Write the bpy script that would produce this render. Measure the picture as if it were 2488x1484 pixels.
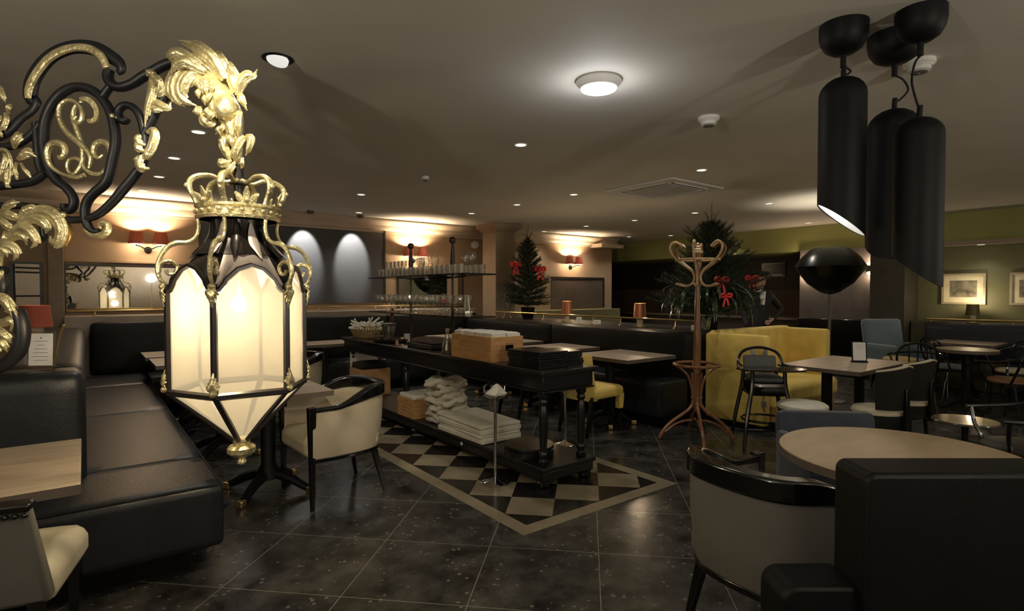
import bpy, math, random
from mathutils import Vector, Matrix
random.seed(7)
for o in list(bpy.data.objects): bpy.data.objects.remove(o)
SC = bpy.context.scene
COL = SC.collection
PI = math.pi
# ---------------------------------------------------------------- camera, world, exposure
FOC, IW, IH, EYE = 1360.0, 2488, 1484, 1.45
YAW, PITCH = math.radians(52.6), math.radians(1.39)
cam = bpy.data.objects.new('camera', bpy.data.cameras.new('camera'))
COL.objects.link(cam)
cam.data.sensor_width = 36.0
cam.data.lens = FOC / IW * 36.0
cam.data.clip_start = 0.02
cam.location = (0, 0, EYE)
cam.rotation_euler = (PI/2 - PITCH, 0, YAW - PI/2)
SC.camera = cam
wld = bpy.data.worlds.new('world'); SC.world = wld; wld.use_nodes = True
wld.node_tree.nodes['Background'].inputs[0].default_value = (0.02, 0.018, 0.015, 1)
wld.node_tree.nodes['Background'].inputs[1].default_value = 0.3
SC.view_settings.view_transform = 'Standard'
SC.view_settings.look = 'None'
SC.view_settings.exposure = 0.25
SC.view_settings.gamma = 1.0
SC.view_settings.use_curve_mapping = False
SC.cycles.use_denoising = True
SC.cycles.max_bounces = 7
SC.cycles.transparent_max_bounces = 24
SC.cycles.diffuse_bounces = 4
SC.cycles.sample_clamp_indirect = 3.0
SC.cycles.caustics_reflective = False
SC.cycles.caustics_refractive = False
HC = 2.65                                            # ceiling height

def ray(px, py):
    x = (px-IW/2)/FOC; y = -(py-IH/2)/FOC
    return x, math.cos(PITCH)+y*math.sin(PITCH), y*math.cos(PITCH)-math.sin(PITCH)
def uv(l, d): return (l*math.sin(YAW)+d*math.cos(YAW), -l*math.cos(YAW)+d*math.sin(YAW))
def atz(px, py, z):                                  # where a photo point lies on the level z
    x, f, u = ray(px, py); t = (z-EYE)/u
    a, b = uv(x*t, f*t); return a, b
def atd(px, py, d):                                  # a photo point at a known distance
    x, f, u = ray(px, py); t = d/f
    a, b = uv(x*t, d); return a, b, EYE+u*t

# ---------------------------------------------------------------- node materials
MATS = {}
def nodes_of(name):
    m = bpy.data.materials.new(name); m.use_nodes = True
    nt = m.node_tree; b = nt.nodes['Principled BSDF']
    return m, nt, b
def mat(name, col, rough=0.5, metal=0.0, var=0.12, scale=8.0, bump=0.0, bscale=60.0, coat=0.0, sheen=0.0, spec=0.5, stretch=None, emit=None, es=0.0):
    if name in MATS: return MATS[name]
    m, nt, b = nodes_of(name)
    tc = nt.nodes.new('ShaderNodeTexCoord'); mp = nt.nodes.new('ShaderNodeMapping')
    nt.links.new(tc.outputs['Object'], mp.inputs[0])
    if stretch: mp.inputs['Scale'].default_value = stretch
    nz = nt.nodes.new('ShaderNodeTexNoise'); nz.inputs['Scale'].default_value = scale; nz.inputs['Detail'].default_value = 4
    nt.links.new(mp.outputs[0], nz.inputs['Vector'])
    cr = nt.nodes.new('ShaderNodeValToRGB')
    lo = [max(0, c*(1-var)) for c in col]; hi = [min(1, c*(1+var)) for c in col]
    cr.color_ramp.elements[0].position = 0.3; cr.color_ramp.elements[1].position = 0.7
    cr.color_ramp.elements[0].color = (*lo, 1); cr.color_ramp.elements[1].color = (*hi, 1)
    nt.links.new(nz.outputs['Fac'], cr.inputs[0]); nt.links.new(cr.outputs[0], b.inputs['Base Color'])
    b.inputs['Roughness'].default_value = rough; b.inputs['Metallic'].default_value = metal
    b.inputs['Coat Weight'].default_value = coat; b.inputs['Sheen Weight'].default_value = sheen
    b.inputs['Specular IOR Level'].default_value = spec
    if bump:
        n2 = nt.nodes.new('ShaderNodeTexNoise'); n2.inputs['Scale'].default_value = bscale; n2.inputs['Detail'].default_value = 3
        nt.links.new(mp.outputs[0], n2.inputs['Vector'])
        bp = nt.nodes.new('ShaderNodeBump'); bp.inputs['Strength'].default_value = bump; bp.inputs['Distance'].default_value = 0.01
        nt.links.new(n2.outputs['Fac'], bp.inputs['Height']); nt.links.new(bp.outputs[0], b.inputs['Normal'])
    if emit:
        b.inputs['Emission Color'].default_value = (*emit, 1); b.inputs['Emission Strength'].default_value = es
    MATS[name] = m; return m
def wood(name, c1, c2, rough=0.45, stretch=(1, 14, 14), scale=3.0):
    if name in MATS: return MATS[name]
    m, nt, b = nodes_of(name)
    tc = nt.nodes.new('ShaderNodeTexCoord'); mp = nt.nodes.new('ShaderNodeMapping')
    mp.inputs['Scale'].default_value = stretch
    nt.links.new(tc.outputs['Object'], mp.inputs[0])
    nz = nt.nodes.new('ShaderNodeTexNoise'); nz.inputs['Scale'].default_value = scale; nz.inputs['Detail'].default_value = 6; nz.inputs['Distortion'].default_value = 0.6
    nt.links.new(mp.outputs[0], nz.inputs['Vector'])
    cr = nt.nodes.new('ShaderNodeValToRGB'); e = cr.color_ramp.elements
    e[0].position = 0.32; e[1].position = 0.68; e[0].color = (*c1, 1); e[1].color = (*c2, 1)
    nt.links.new(nz.outputs['Fac'], cr.inputs[0]); nt.links.new(cr.outputs[0], b.inputs['Base Color'])
    b.inputs['Roughness'].default_value = rough
    MATS[name] = m; return m
def glassy(name, tint=(0.9, 0.93, 0.92), fac=0.12):
    if name in MATS: return MATS[name]
    m, nt, b = nodes_of(name); nt.nodes.remove(b)
    out = nt.nodes['Material Output']
    tr = nt.nodes.new('ShaderNodeBsdfTransparent'); tr.inputs[0].default_value = (*tint, 1)
    gl = nt.nodes.new('ShaderNodeBsdfGlossy'); gl.inputs['Roughness'].default_value = 0.03
    lw = nt.nodes.new('ShaderNodeLayerWeight'); lw.inputs['Blend'].default_value = 0.35
    mx = nt.nodes.new('ShaderNodeMath'); mx.operation = 'MULTIPLY_ADD'; mx.inputs[1].default_value = 0.55; mx.inputs[2].default_value = fac; mx.use_clamp = True
    ms = nt.nodes.new('ShaderNodeMixShader')
    nt.links.new(lw.outputs['Facing'], mx.inputs[0]); nt.links.new(mx.outputs[0], ms.inputs[0])
    nt.links.new(tr.outputs[0], ms.inputs[1]); nt.links.new(gl.outputs[0], ms.inputs[2]); nt.links.new(ms.outputs[0], out.inputs[0])
    MATS[name] = m; return m
def glow(name, col, s):
    if name in MATS: return MATS[name]
    m, nt, b = nodes_of(name)
    b.inputs['Base Color'].default_value = (0.6, 0.58, 0.5, 1)
    b.inputs['Emission Color'].default_value = (*col, 1); b.inputs['Emission Strength'].default_value = s*0.82
    MATS[name] = m; return m
def frosted(name, col, emit, es, clear=0.045, dim=0.0055):
    m, nt, b = nodes_of(name); out = nt.nodes['Material Output']
    tl = nt.nodes.new('ShaderNodeBsdfTranslucent'); df = nt.nodes.new('ShaderNodeBsdfDiffuse')
    nz = nt.nodes.new('ShaderNodeTexNoise'); nz.inputs['Scale'].default_value = 3.0
    cr = nt.nodes.new('ShaderNodeValToRGB')
    cr.color_ramp.elements[0].color = (*[c*0.88*dim for c in col], 1); cr.color_ramp.elements[1].color = (*[c*dim for c in col], 1)
    nt.links.new(nz.outputs['Fac'], cr.inputs[0]); nt.links.new(cr.outputs[0], tl.inputs[0])
    df.inputs[0].default_value = (*[c*0.5 for c in col], 1)
    ms = nt.nodes.new('ShaderNodeMixShader'); ms.inputs[0].default_value = 0.25
    nt.links.new(tl.outputs[0], ms.inputs[1]); nt.links.new(df.outputs[0], ms.inputs[2])
    em = nt.nodes.new('ShaderNodeEmission'); em.inputs[0].default_value = (*emit, 1); em.inputs[1].default_value = es
    ad = nt.nodes.new('ShaderNodeAddShader'); nt.links.new(ms.outputs[0], ad.inputs[0]); nt.links.new(em.outputs[0], ad.inputs[1])
    tp = nt.nodes.new('ShaderNodeBsdfTransparent'); tp.inputs[0].default_value = (1.0, 0.93, 0.80, 1)
    m2 = nt.nodes.new('ShaderNodeMixShader'); m2.inputs[0].default_value = clear
    nt.links.new(ad.outputs[0], m2.inputs[1]); nt.links.new(tp.outputs[0], m2.inputs[2])
    nt.links.new(m2.outputs[0], out.inputs[0]); nt.nodes.remove(b)
    MATS[name] = m; return m

GOLD = mat('gilt', (0.80, 0.68, 0.38), 0.33, 0.72, var=0.3, scale=22, bump=0.45, bscale=60)
IRON = mat('black_iron', (0.012, 0.013, 0.017), 0.42, 0.0, bump=0.1, bscale=30)
BLACKLAC = mat('black_lacquer', (0.004, 0.004, 0.0045), 0.18, 0.0, coat=0.5)
BLACKWOOD = mat('black_painted_wood', (0.006, 0.006, 0.007), 0.32, bump=0.08, bscale=20)
LEATHER = mat('black_leather', (0.0115, 0.0135, 0.0165), 0.40, spec=0.42, bump=0.12, bscale=70, var=0.25, scale=3)
LEATHERN = mat('dark_leather_dull', (0.004, 0.0042, 0.0045), 0.5, bump=0.1, bscale=60, spec=0.25)
CREAM = mat('cream_leather', (0.52, 0.45, 0.33), 0.5, bump=0.08, bscale=90, var=0.06)
GREYFAB = mat('grey_taupe_leather', (0.15, 0.14, 0.125), 0.5, bump=0.08, bscale=90, var=0.06)
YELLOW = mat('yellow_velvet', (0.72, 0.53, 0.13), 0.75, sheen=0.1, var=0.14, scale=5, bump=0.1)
BLUEV = mat('blue_velvet', (0.028, 0.038, 0.062), 0.8, sheen=0.2, var=0.2, scale=6, bump=0.1)
BLUEL = mat('navy_leather', (0.012, 0.018, 0.035), 0.35, var=0.2, scale=4)
BLUEG = mat('grey_blue_wool', (0.13, 0.19, 0.24), 0.85, sheen=0.3, var=0.1)
BROWNF = mat('brown_leather', (0.22, 0.11, 0.05), 0.5)
TAUPED = mat('dark_taupe_fabric', (0.012, 0.011, 0.009), 0.75, var=0.15, spec=0.3)
CHROME = mat('chrome', (0.75, 0.75, 0.74), 0.12, 1.0, var=0.03)
BRASS = mat('brass', (0.72, 0.52, 0.22), 0.25, 0.9, var=0.1)
COPPER = mat('copper_brown', (0.38, 0.13, 0.05), 0.35, 0.35, var=0.08)
OAK = wood('pale_oak', (0.30, 0.235, 0.17), (0.42, 0.34, 0.255), 0.42, (1, 9, 9), 3)
OAKW = wood('warm_round_oak', (0.36, 0.27, 0.16), (0.45, 0.34, 0.21), 0.42, (2, 5, 5), 2)
OAKE = mat('table_edge', (0.11, 0.085, 0.065), 0.5)
PINE = wood('pine_box', (0.42, 0.22, 0.08), (0.58, 0.34, 0.14), 0.6, (2, 2, 12), 3)
BENTW = wood('bentwood_brown', (0.16, 0.065, 0.03), (0.32, 0.15, 0.07), 0.28, (8, 8, 1), 3)
WHITE = mat('white_plastic', (0.72, 0.71, 0.68), 0.4, var=0.04)
PAPER = mat('white_paper', (0.66, 0.64, 0.57), 0.8, var=0.05)
LINEN = mat('white_linen', (0.6, 0.57, 0.48), 0.9, var=0.1, bump=0.3, bscale=25)
INK = mat('grey_ink', (0.12, 0.11, 0.10), 0.8)
REDSH = mat('brick_red_shade', (0.26, 0.05, 0.022), 0.7, emit=(0.6, 0.12, 0.04), es=0.03)
MATBLACK = mat('matt_black_metal', (0.0035, 0.0035, 0.0042), 0.55, spec=0.2)
GREEN = mat('fir_green', (0.014, 0.032, 0.014), 0.55, var=0.5, scale=10)
RED = mat('red_ribbon', (0.55, 0.012, 0.01), 0.45, sheen=0.2)
PINKM = mat('pink_petals', (0.75, 0.16, 0.20), 0.7)
GLASS = glassy('clear_glass', (0.985, 0.99, 0.985), 0.20)
GLASSD = glassy('shelf_glass', (0.82, 0.86, 0.84), 0.1)
SILVER = mat('silver_plate', (0.72, 0.70, 0.66), 0.22, 1.0, var=0.1)
ZINC = mat('dark_hood_metal', (0.03, 0.024, 0.022), 0.3, 0.5)
ROSE = mat('pale_hood_leaf', (0.55, 0.46, 0.42), 0.4, 0.3)

# ---------------------------------------------------------------- mesh tools
def cat(pts, k=4):                                   # Catmull-Rom through tuples of any length
    out = []; n = len(pts)
    for i in range(n-1):
        p0 = pts[max(i-1, 0)]; p1 = pts[i]; p2 = pts[i+1]; p3 = pts[min(i+2, n-1)]
        for j in range(k):
            t = j/k
            out.append(tuple(0.5*((2*b)+(-a+c)*t+(2*a-5*b+4*c-d)*t*t+(-a+3*b-3*c+d)*t**3) for a, b, c, d in zip(p0, p1, p2, p3)))
    out.append(tuple(pts[-1])); return out
class MB:
    def __init__(s): s.v = []; s.f = []; s.m = Matrix.Identity(4)
    def at(s, loc=(0, 0, 0), rz=0, rx=0, ry=0, sc=1):
        s.m = Matrix.Translation(loc) @ Matrix.Rotation(rz, 4, 'Z') @ Matrix.Rotation(ry, 4, 'Y') @ Matrix.Rotation(rx, 4, 'X') @ Matrix.Scale(sc, 4); return s
    def raw(s, vs, fs):
        n = len(s.v); s.v += [tuple(s.m @ Vector(p)) for p in vs]; s.f += [tuple(n+i for i in f) for f in fs]; return s
    def box(s, x0, x1, y0, y1, z0, z1, tx=0, ty=0):      # tx, ty: how far the top leans over
        v = [(x0, y0, z0), (x1, y0, z0), (x1, y1, z0), (x0, y1, z0), (x0+tx, y0+ty, z1), (x1+tx, y0+ty, z1), (x1+tx, y1+ty, z1), (x0+tx, y1+ty, z1)]
        return s.raw(v, [(3, 2, 1, 0), (4, 5, 6, 7), (0, 1, 5, 4), (1, 2, 6, 5), (2, 3, 7, 6), (3, 0, 4, 7)])
    def prism(s, poly, z0, z1):
        n = len(poly); v = [(x, y, z0) for x, y in poly]+[(x, y, z1) for x, y in poly]
        return s.raw(v, [tuple(range(n-1, -1, -1)), tuple(range(n, 2*n))]+[(i, (i+1) % n, n+(i+1) % n, n+i) for i in range(n)])
    def hexa(s, a, b):                                   # two quads (or n-gons) joined
        n = len(a)
        return s.raw(list(a)+list(b), [tuple(range(n-1, -1, -1)), tuple(range(n, 2*n))]+[(i, (i+1) % n, n+(i+1) % n, n+i) for i in range(n)])
    def lathe(s, prof, n=24, a0=0, a1=2*PI, sx=1, sy=1, flute=0, fn=6):
        full = abs(a1-a0-2*PI) < 1e-6; m = n if full else n+1; v = []; f = []
        for r, z in prof:
            for i in range(m):
                a = a0+(a1-a0)*i/n; q = r*(1+flute*math.cos(fn*a)); v.append((q*math.cos(a)*sx, q*math.sin(a)*sy, z))
        for j in range(len(prof)-1):
            for i in range(n):
                k = (i+1) % m if full else i+1
                f.append((j*m+i, j*m+k, (j+1)*m+k, (j+1)*m+i))
        if full:
            if prof[0][0] > 1e-4: f.append(tuple(range(m-1, -1, -1)))
            if prof[-1][0] > 1e-4: f.append(tuple((len(prof)-1)*m+i for i in range(m)))
        return s.raw(v, f)
    def tube(s, pts, r, n=8, flat=1.0, nrm=(0, 1, 0), closed=False, lobes=0, la=0.2):
        P = [Vector(p[:3]) for p in pts]; N = len(P); R = r if isinstance(r, (list, tuple)) else [r]*N
        if len(R) != N: R = [R[min(int(i*(len(R)-1)/(N-1)+1e-6), len(R)-2)]*(1-(i*(len(R)-1)/(N-1)-min(int(i*(len(R)-1)/(N-1)+1e-6), len(R)-2)))+R[min(int(i*(len(R)-1)/(N-1)+1e-6), len(R)-2)+1]*(i*(len(R)-1)/(N-1)-min(int(i*(len(R)-1)/(N-1)+1e-6), len(R)-2)) for i in range(N)]
        v = []; f = []; up = Vector(nrm).normalized()
        for i in range(N):
            a = P[(i-1) % N] if closed else P[max(i-1, 0)]; b = P[(i+1) % N] if closed else P[min(i+1, N-1)]
            t = (b-a)
            if t.length < 1e-9: t = Vector((0, 0, 1))
            t.normalize(); u = up-t*up.dot(t)
            if u.length < 0.05: u = t.orthogonal()
            u.normalize(); w = t.cross(u); 
            if nrm is None or True: up = u if abs(up.dot(t)) > 0.7 else up
            for k in range(n):
                an = 2*PI*k/n; q = R[i]*(1+(la*math.cos(lobes*an) if lobes else 0))
                v.append(tuple(P[i]+u*(math.cos(an)*q*flat)+w*(math.sin(an)*q)))
        M = N if closed else N-1
        for i in range(M):
            j = (i+1) % N
            for k in range(n): f.append((i*n+k, i*n+(k+1) % n, j*n+(k+1) % n, j*n+k))
        if not closed: f.append(tuple(range(n-1, -1, -1))); f.append(tuple((N-1)*n+k for k in range(n)))
        return s.raw(v, f)
    def strip(s, pts, w, h, closed=False):               # rectangular section, plan normal across, z up; w, h numbers or lists; z of pts = middle
        P = [Vector(p) for p in pts]; N = len(P); v = []; f = []
        for i in range(N):
            a = P[(i-1) % N] if closed else P[max(i-1, 0)]; b = P[(i+1) % N] if closed else P[min(i+1, N-1)]
            t = (b-a); t.z = 0; t.normalize(); q = Vector((-t.y, t.x, 0))
            W = w[i] if isinstance(w, list) else w; Hh = h[i] if isinstance(h, list) else h
            for sx, sz in ((-1, -1), (1, -1), (1, 1), (-1, 1)): v.append(tuple(P[i]+q*(sx*W/2)+Vector((0, 0, sz*Hh/2))))
        for i in range(N if closed else N-1):
            j = (i+1) % N
            for k in range(4): f.append((i*4+k, i*4+(k+1) % 4, j*4+(k+1) % 4, j*4+k))
        if not closed: f.append((3, 2, 1, 0)); f.append(tuple((N-1)*4+k for k in range(4)))
        return s.raw(v, f)
    def pad(s, x0, x1, y0, y1, z0, z1, r=0.04, puff=0.015, n=10):   # rounded cushion
        v = []; f = []; idx = {}
        cx, cy, cz = (x0+x1)/2, (y0+y1)/2, (z0+z1)/2; hx, hy, hz = (x1-x0)/2, (y1-y0)/2, (z1-z0)/2
        r = min(r, hx, hy, hz)
        def pt(a, b, c):
            key = (round(a, 5), round(b, 5), round(c, 5))
            if key in idx: return idx[key]
            def g(q, h):
                e = abs(q); t = min(e*1.0, 1)
                return math.copysign((h-r)*t/0.8 if t < 0.8 else (h-r), q), (max(0, (t-0.8)/0.2))*math.copysign(1, q)
            (X, ex), (Y, ey), (Z, ez) = g(a, hx), g(b, hy), g(c, hz)
            d = Vector((ex, ey, ez))
            if d.length > 1e-6:
                mx = max(abs(ex), abs(ey), abs(ez)); d = d.normalized()*r*mx
            if c > 0.5: Z += puff*(1-a**4)*(1-b**4)
            idx[key] = len(v); v.append((cx+X+d.x, cy+Y+d.y, cz+Z+d.z)); return idx[key]
        L = [-1+2*i/n for i in range(n+1)]
        for i in range(n):
            for j in range(n):
                a, b, c, d = L[i], L[i+1], L[j], L[j+1]
                f += [(pt(a, c, 1), pt(b, c, 1), pt(b, d, 1), pt(a, d, 1)), (pt(a, d, -1), pt(b, d, -1), pt(b, c, -1), pt(a, c, -1)),
                      (pt(a, -1, c), pt(b, -1, c), pt(b, -1, d), pt(a, -1, d)), (pt(a, 1, d), pt(b, 1, d), pt(b, 1, c), pt(a, 1, c)),
                      (pt(-1, a, d), pt(-1, b, d), pt(-1, b, c), pt(-1, a, c)), (pt(1, a, c), pt(1, b, c), pt(1, b, d), pt(1, a, d))]
        return s.raw(v, f)
    def ball(s, c, r, sx=1, sy=1, sz=1, n=12):
        pr = [(max(1e-5, r*math.sin(PI*i/n)), -r*math.cos(PI*i/n)) for i in range(n+1)]
        m = s.m; s.m = m @ Matrix.Translation(c) @ Matrix.Diagonal((sx, sy, sz, 1)); s.lathe(pr, 2*n); s.m = m; return s
    def mesh(s, name, bevel=0, smooth=True, ang=0.7):
        me = bpy.data.meshes.new(name); me.from_pydata(s.v, [], s.f); me.validate(); me.update()
        if smooth:
            me.polygons.foreach_set('use_smooth', [True]*len(me.polygons)); me.set_sharp_from_angle(angle=ang)
        return me
    def build(s, name, m, parent=None, bevel=0, seg=2, smooth=True, ang=0.7, kind=None, label=None, rot=None):
        me = s.mesh(name, 0, smooth, ang); me.materials.append(m)
        o = bpy.data.objects.new(name, me); COL.objects.link(o)
        if parent: o.parent = parent
        if bevel:
            b = o.modifiers.new('bevel', 'BEVEL'); b.width = bevel; b.segments = seg; b.limit_method = 'ANGLE'; b.angle_limit = 0.6
            if smooth: b.harden_normals = False
        if kind: o['kind'] = kind
        if label: o['label'] = label
        return o
def thing(name, label, category, loc=(0, 0, 0), rz=0, group=None):
    o = bpy.data.objects.new(name, None); COL.objects.link(o); o.empty_display_size = 0.1
    o.location = loc; o.rotation_euler = (0, 0, rz); o['label'] = label; o['category'] = category
    if group: o['group'] = group
    return o
def tag(o, label, category, group=None, kind=None):
    o['label'] = label; o['category'] = category
    if group: o['group'] = group
    if kind: o['kind'] = kind
    return o
def dup(root, loc, rz=None, label=None, group=None):
    def cp(o, par):
        c = o.copy(); COL.objects.link(c)
        if par is not None: c.parent = par
        for ch in list(o.children): cp(ch, c)
        return c
    r = cp(root, None); r.location = loc
    if rz is not None: r.rotation_euler = (0, 0, rz)
    if label: r['label'] = label
    if group: r['group'] = group
    return r
def lamp(name, loc, w, col=(1, 0.8, 0.55), r=0.03, parent=None, spot=None, blend=0.6, aim=None, area=None):
    ty = 'SPOT' if spot else ('AREA' if area else 'POINT')
    L = bpy.data.lights.new(name, ty); L.energy = w; L.color = col
    if area: L.shape = 'DISK'; L.size = area
    else: L.shadow_soft_size = r
    if spot: L.spot_size = spot; L.spot_blend = blend
    o = bpy.data.objects.new(name, L); COL.objects.link(o); o.location = loc
    if aim is not None: o.rotation_euler = (Vector(aim)-Vector(loc)).to_track_quat('-Z', 'Y').to_euler()
    if parent: o.parent = parent
    return o
WARM = (1.0, 0.76, 0.48); NEUT = (1.0, 0.93, 0.80); COOL = (0.92, 0.95, 1.0)
# ================================================================ THE ROOM
def expr(nt):
    def mth(op, a, b=None, c=None, clamp=False):
        n = nt.nodes.new('ShaderNodeMath'); n.operation = op; n.use_clamp = clamp
        for i, q in enumerate((a, b, c)):
            if q is None: continue
            if isinstance(q, (int, float)): n.inputs[i].default_value = q
            else: nt.links.new(q, n.inputs[i])
        return n.outputs[0]
    return mth
def floor_material():
    m, nt, b = nodes_of('marble_tiles'); mt = expr(nt); L = nt.links
    tc = nt.nodes.new('ShaderNodeTexCoord'); sp = nt.nodes.new('ShaderNodeSeparateXYZ'); L.new(tc.outputs['Object'], sp.inputs[0])
    u, v = sp.outputs[0], sp.outputs[1]; q = 1/math.sqrt(2)
    s = mt('MULTIPLY', mt('ADD', u, v), q); t = mt('MULTIPLY', mt('SUBTRACT', v, u), q)
    T = 0.6135
    def line(x, ph, w):
        f = mt('FRACT', mt('DIVIDE', mt('ADD', x, 61.35-ph), T)); d = mt('MINIMUM', f, mt('SUBTRACT', 1.0, f))
        return mt('LESS_THAN', d, w/T)
    grout = mt('MAXIMUM', line(s, 2.50, 0.0022), line(t, -0.07, 0.0022))
    def mix(f, a, bb):
        n = nt.nodes.new('ShaderNodeMix'); n.data_type = 'RGBA'
        if isinstance(f, float): n.inputs[0].default_value = f
        else: L.new(f, n.inputs[0])
        for i, x in ((6, a), (7, bb)):
            if isinstance(x, tuple): n.inputs[i].default_value = (*x, 1)
            else: L.new(x, n.inputs[i])
        return n.outputs[2]
    n1 = nt.nodes.new('ShaderNodeTexNoise'); n1.inputs['Scale'].default_value = 4.5; n1.inputs['Detail'].default_value = 8; n1.inputs['Roughness'].default_value = 0.65
    L.new(tc.outputs['Object'], n1.inputs['Vector'])
    r1 = nt.nodes.new('ShaderNodeValToRGB'); e = r1.color_ramp.elements; e[0].position = 0.35; e[1].position = 0.72
    e[0].color = (0.014, 0.014, 0.0138, 1); e[1].color = (0.10, 0.096, 0.088, 1); L.new(n1.outputs['Fac'], r1.inputs[0])
    vo = nt.nodes.new('ShaderNodeTexVoronoi'); vo.inputs['Scale'].default_value = 22; vo.inputs['Randomness'].default_value = 1; L.new(tc.outputs['Object'], vo.inputs['Vector'])
    n2 = nt.nodes.new('ShaderNodeTexNoise'); n2.inputs['Scale'].default_value = 7; n2.inputs['Detail'].default_value = 5; L.new(tc.outputs['Object'], n2.inputs['Vector'])
    fleck = mt('MULTIPLY', mt('LESS_THAN', vo.outputs['Distance'], 0.22), mt('GREATER_THAN', n2.outputs['Fac'], 0.52))
    stone = mix(fleck, r1.outputs[0], (0.16, 0.155, 0.14))
    col = mix(grout, stone, (0.26, 0.24, 0.20))
    # inlaid panel
    U0, U1, V0, V1 = 2.06, 3.55, 2.58, 7.75; B = 0.105
    def inside(a0, a1, b0, b1):
        return mt('MULTIPLY', mt('MULTIPLY', mt('GREATER_THAN', u, a0), mt('LESS_THAN', u, a1)), mt('MULTIPLY', mt('GREATER_THAN', v, b0), mt('LESS_THAN', v, b1)))
    outer = inside(U0, U1, V0, V1); inner = inside(U0+B, U1-B, V0+B, V1-B)
    h = T/2
    i = mt('FLOOR', mt('DIVIDE', mt('SUBTRACT', s, 3.59-h*20), h)); j = mt('FLOOR', mt('DIVIDE', mt('SUBTRACT', t, 0.523-h*20), h))
    chk = mt('MODULO', mt('ADD', i, j), 2.0)
    n3 = nt.nodes.new('ShaderNodeTexNoise'); n3.inputs['Scale'].default_value = 3; n3.inputs['Detail'].default_value = 5; L.new(tc.outputs['Object'], n3.inputs['Vector'])
    r3 = nt.nodes.new('ShaderNodeValToRGB'); e = r3.color_ramp.elements; e[0].position = 0.3; e[1].position = 0.7
    e[0].color = (0.20, 0.165, 0.11, 1); e[1].color = (0.33, 0.285, 0.20, 1); L.new(n3.outputs['Fac'], r3.inputs[0])
    panel = mix(chk, (0.014, 0.013, 0.012), r3.outputs[0])
    panel = mix(inner, r3.outputs[0], panel)
    col = mix(outer, col, panel)
    L.new(col, b.inputs['Base Color'])
    rr = mt('MULTIPLY_ADD', n1.outputs['Fac'], 0.22, 0.12); L.new(rr, b.inputs['Roughness'])
    b.inputs['Specular IOR Level'].default_value = 0.5
    bp = nt.nodes.new('ShaderNodeBump'); bp.inputs['Strength'].default_value = 0.12; bp.inputs['Distance'].default_value = 0.01
    n4 = nt.nodes.new('ShaderNodeTexNoise'); n4.inputs['Scale'].default_value = 9; n4.inputs['Detail'].default_value = 4; L.new(tc.outputs['Object'], n4.inputs['Vector'])
    L.new(n4.outputs['Fac'], bp.inputs['Height']); L.new(bp.outputs[0], b.inputs['Normal'])
    return m
CEILM = mat('ceiling_paint', (0.66, 0.625, 0.55), 0.75, var=0.04, scale=1.5, bump=0.05, bscale=40)
BROWNW = mat('brown_wall_paint', (0.34, 0.235, 0.145), 0.75, var=0.05, scale=2)
CORN = mat('cornice_plaster', (0.50, 0.40, 0.29), 0.6, var=0.03)
GREENW = mat('olive_green_paint', (0.30, 0.30, 0.10), 0.75, var=0.05, scale=2)
DARKBR = mat('dark_brown_panel', (0.035, 0.024, 0.018), 0.6, var=0.15)
TAUPEW = mat('taupe_wall_paint', (0.30, 0.24, 0.18), 0.75, var=0.05)
MIDBR = mat('mid_brown_wall', (0.11, 0.075, 0.055), 0.7, var=0.1)
PANELG = mat('charcoal_panel', (0.045, 0.045, 0.047), 0.55, var=0.06, scale=1.5)
MIRROR = mat('mirror_silver', (0.82, 0.82, 0.80), 0.02, 1.0, var=0.0)
DARKFR = mat('dark_frame', (0.015, 0.012, 0.010), 0.4)
UL, VN = -3.0, -3.5
def wall(name, m, *boxes, **k):
    b = MB()
    for q in boxes: b.box(*q)
    return b.build(name, m, kind='structure', smooth=False, **k)
fl = wall('floor', floor_material(), (UL, 12.2, VN, 11.2, -0.1, 0))
ce = wall('ceiling', CEILM, (UL-0.1, 12.3, VN-0.1, 11.2, HC, HC+0.1))
wall('wall_back', BROWNW, (UL, 9.60, 8.8, 11.15, 0, HC))
wall('wall_left', TAUPEW, (UL-0.12, UL, VN, 8.8, 0, HC))
wall('wall_near', TAUPEW, (UL, 12.2, VN-0.12, VN, 0, HC))
wall('wall_right', mat('olive_lounge_wall', (0.15, 0.15, 0.075), 0.7, var=0.05), (10.7, 10.85, VN, 3.35, 0, HC))
wall('wall_far', MIDBR, (12.0, 12.12, 3.2, 11.1, 0, HC), (9.6, 12.0, 11.0, 11.1, 0, HC))
wall('wall_far_upper_panel', DARKBR, (11.93, 11.995, 4.0, 10.9, 1.52, 2.2))
b = MB().box(10.5, 12.0, 3.55, 10.98, 2.2, HC-0.003).box(10.5, 10.7, VN, 3.55, 2.2, HC-0.003); b.build('trim_1', GREENW, kind='structure', smooth=False)
b = MB().box(10.28, 10.5, VN, 3.3, 2.14, 2.2); b.build('trim_2', TAUPEW, kind='structure', smooth=False)
# pier between bar and lounge
wall('wall_pier', mat('dark_green_brown_pier', (0.055, 0.05, 0.035), 0.6), (10.1, 10.7, 3.2, 3.68, 0, 2.2))
# dark niche wall with the double wall lights
wall('wall_niche', mat('charcoal_niche', (0.09, 0.08, 0.075), 0.55), (10.42, 10.6, 3.68, 4.95, 0, 2.2))
b = MB().box(10.30, 10.42, 3.70, 4.93, 0, 0.98); b.build('trim_3', BLACKLAC, kind='structure', bevel=0.01)
# cornice of the back wall: stepped profile
b = MB()
prof = [(8.8, 2.44), (8.765, 2.44), (8.765, 2.47), (8.74, 2.475), (8.71, 2.51), (8.70, 2.55), (8.66, 2.565), (8.60, 2.60), (8.575, 2.63), (8.575, HC-0.002), (8.8, HC-0.002)]
b.hexa([(UL, y, z) for y, z in prof], [(9.6, y, z) for y, z in prof]); b.build('trim_4', CORN, kind='structure')
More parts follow.
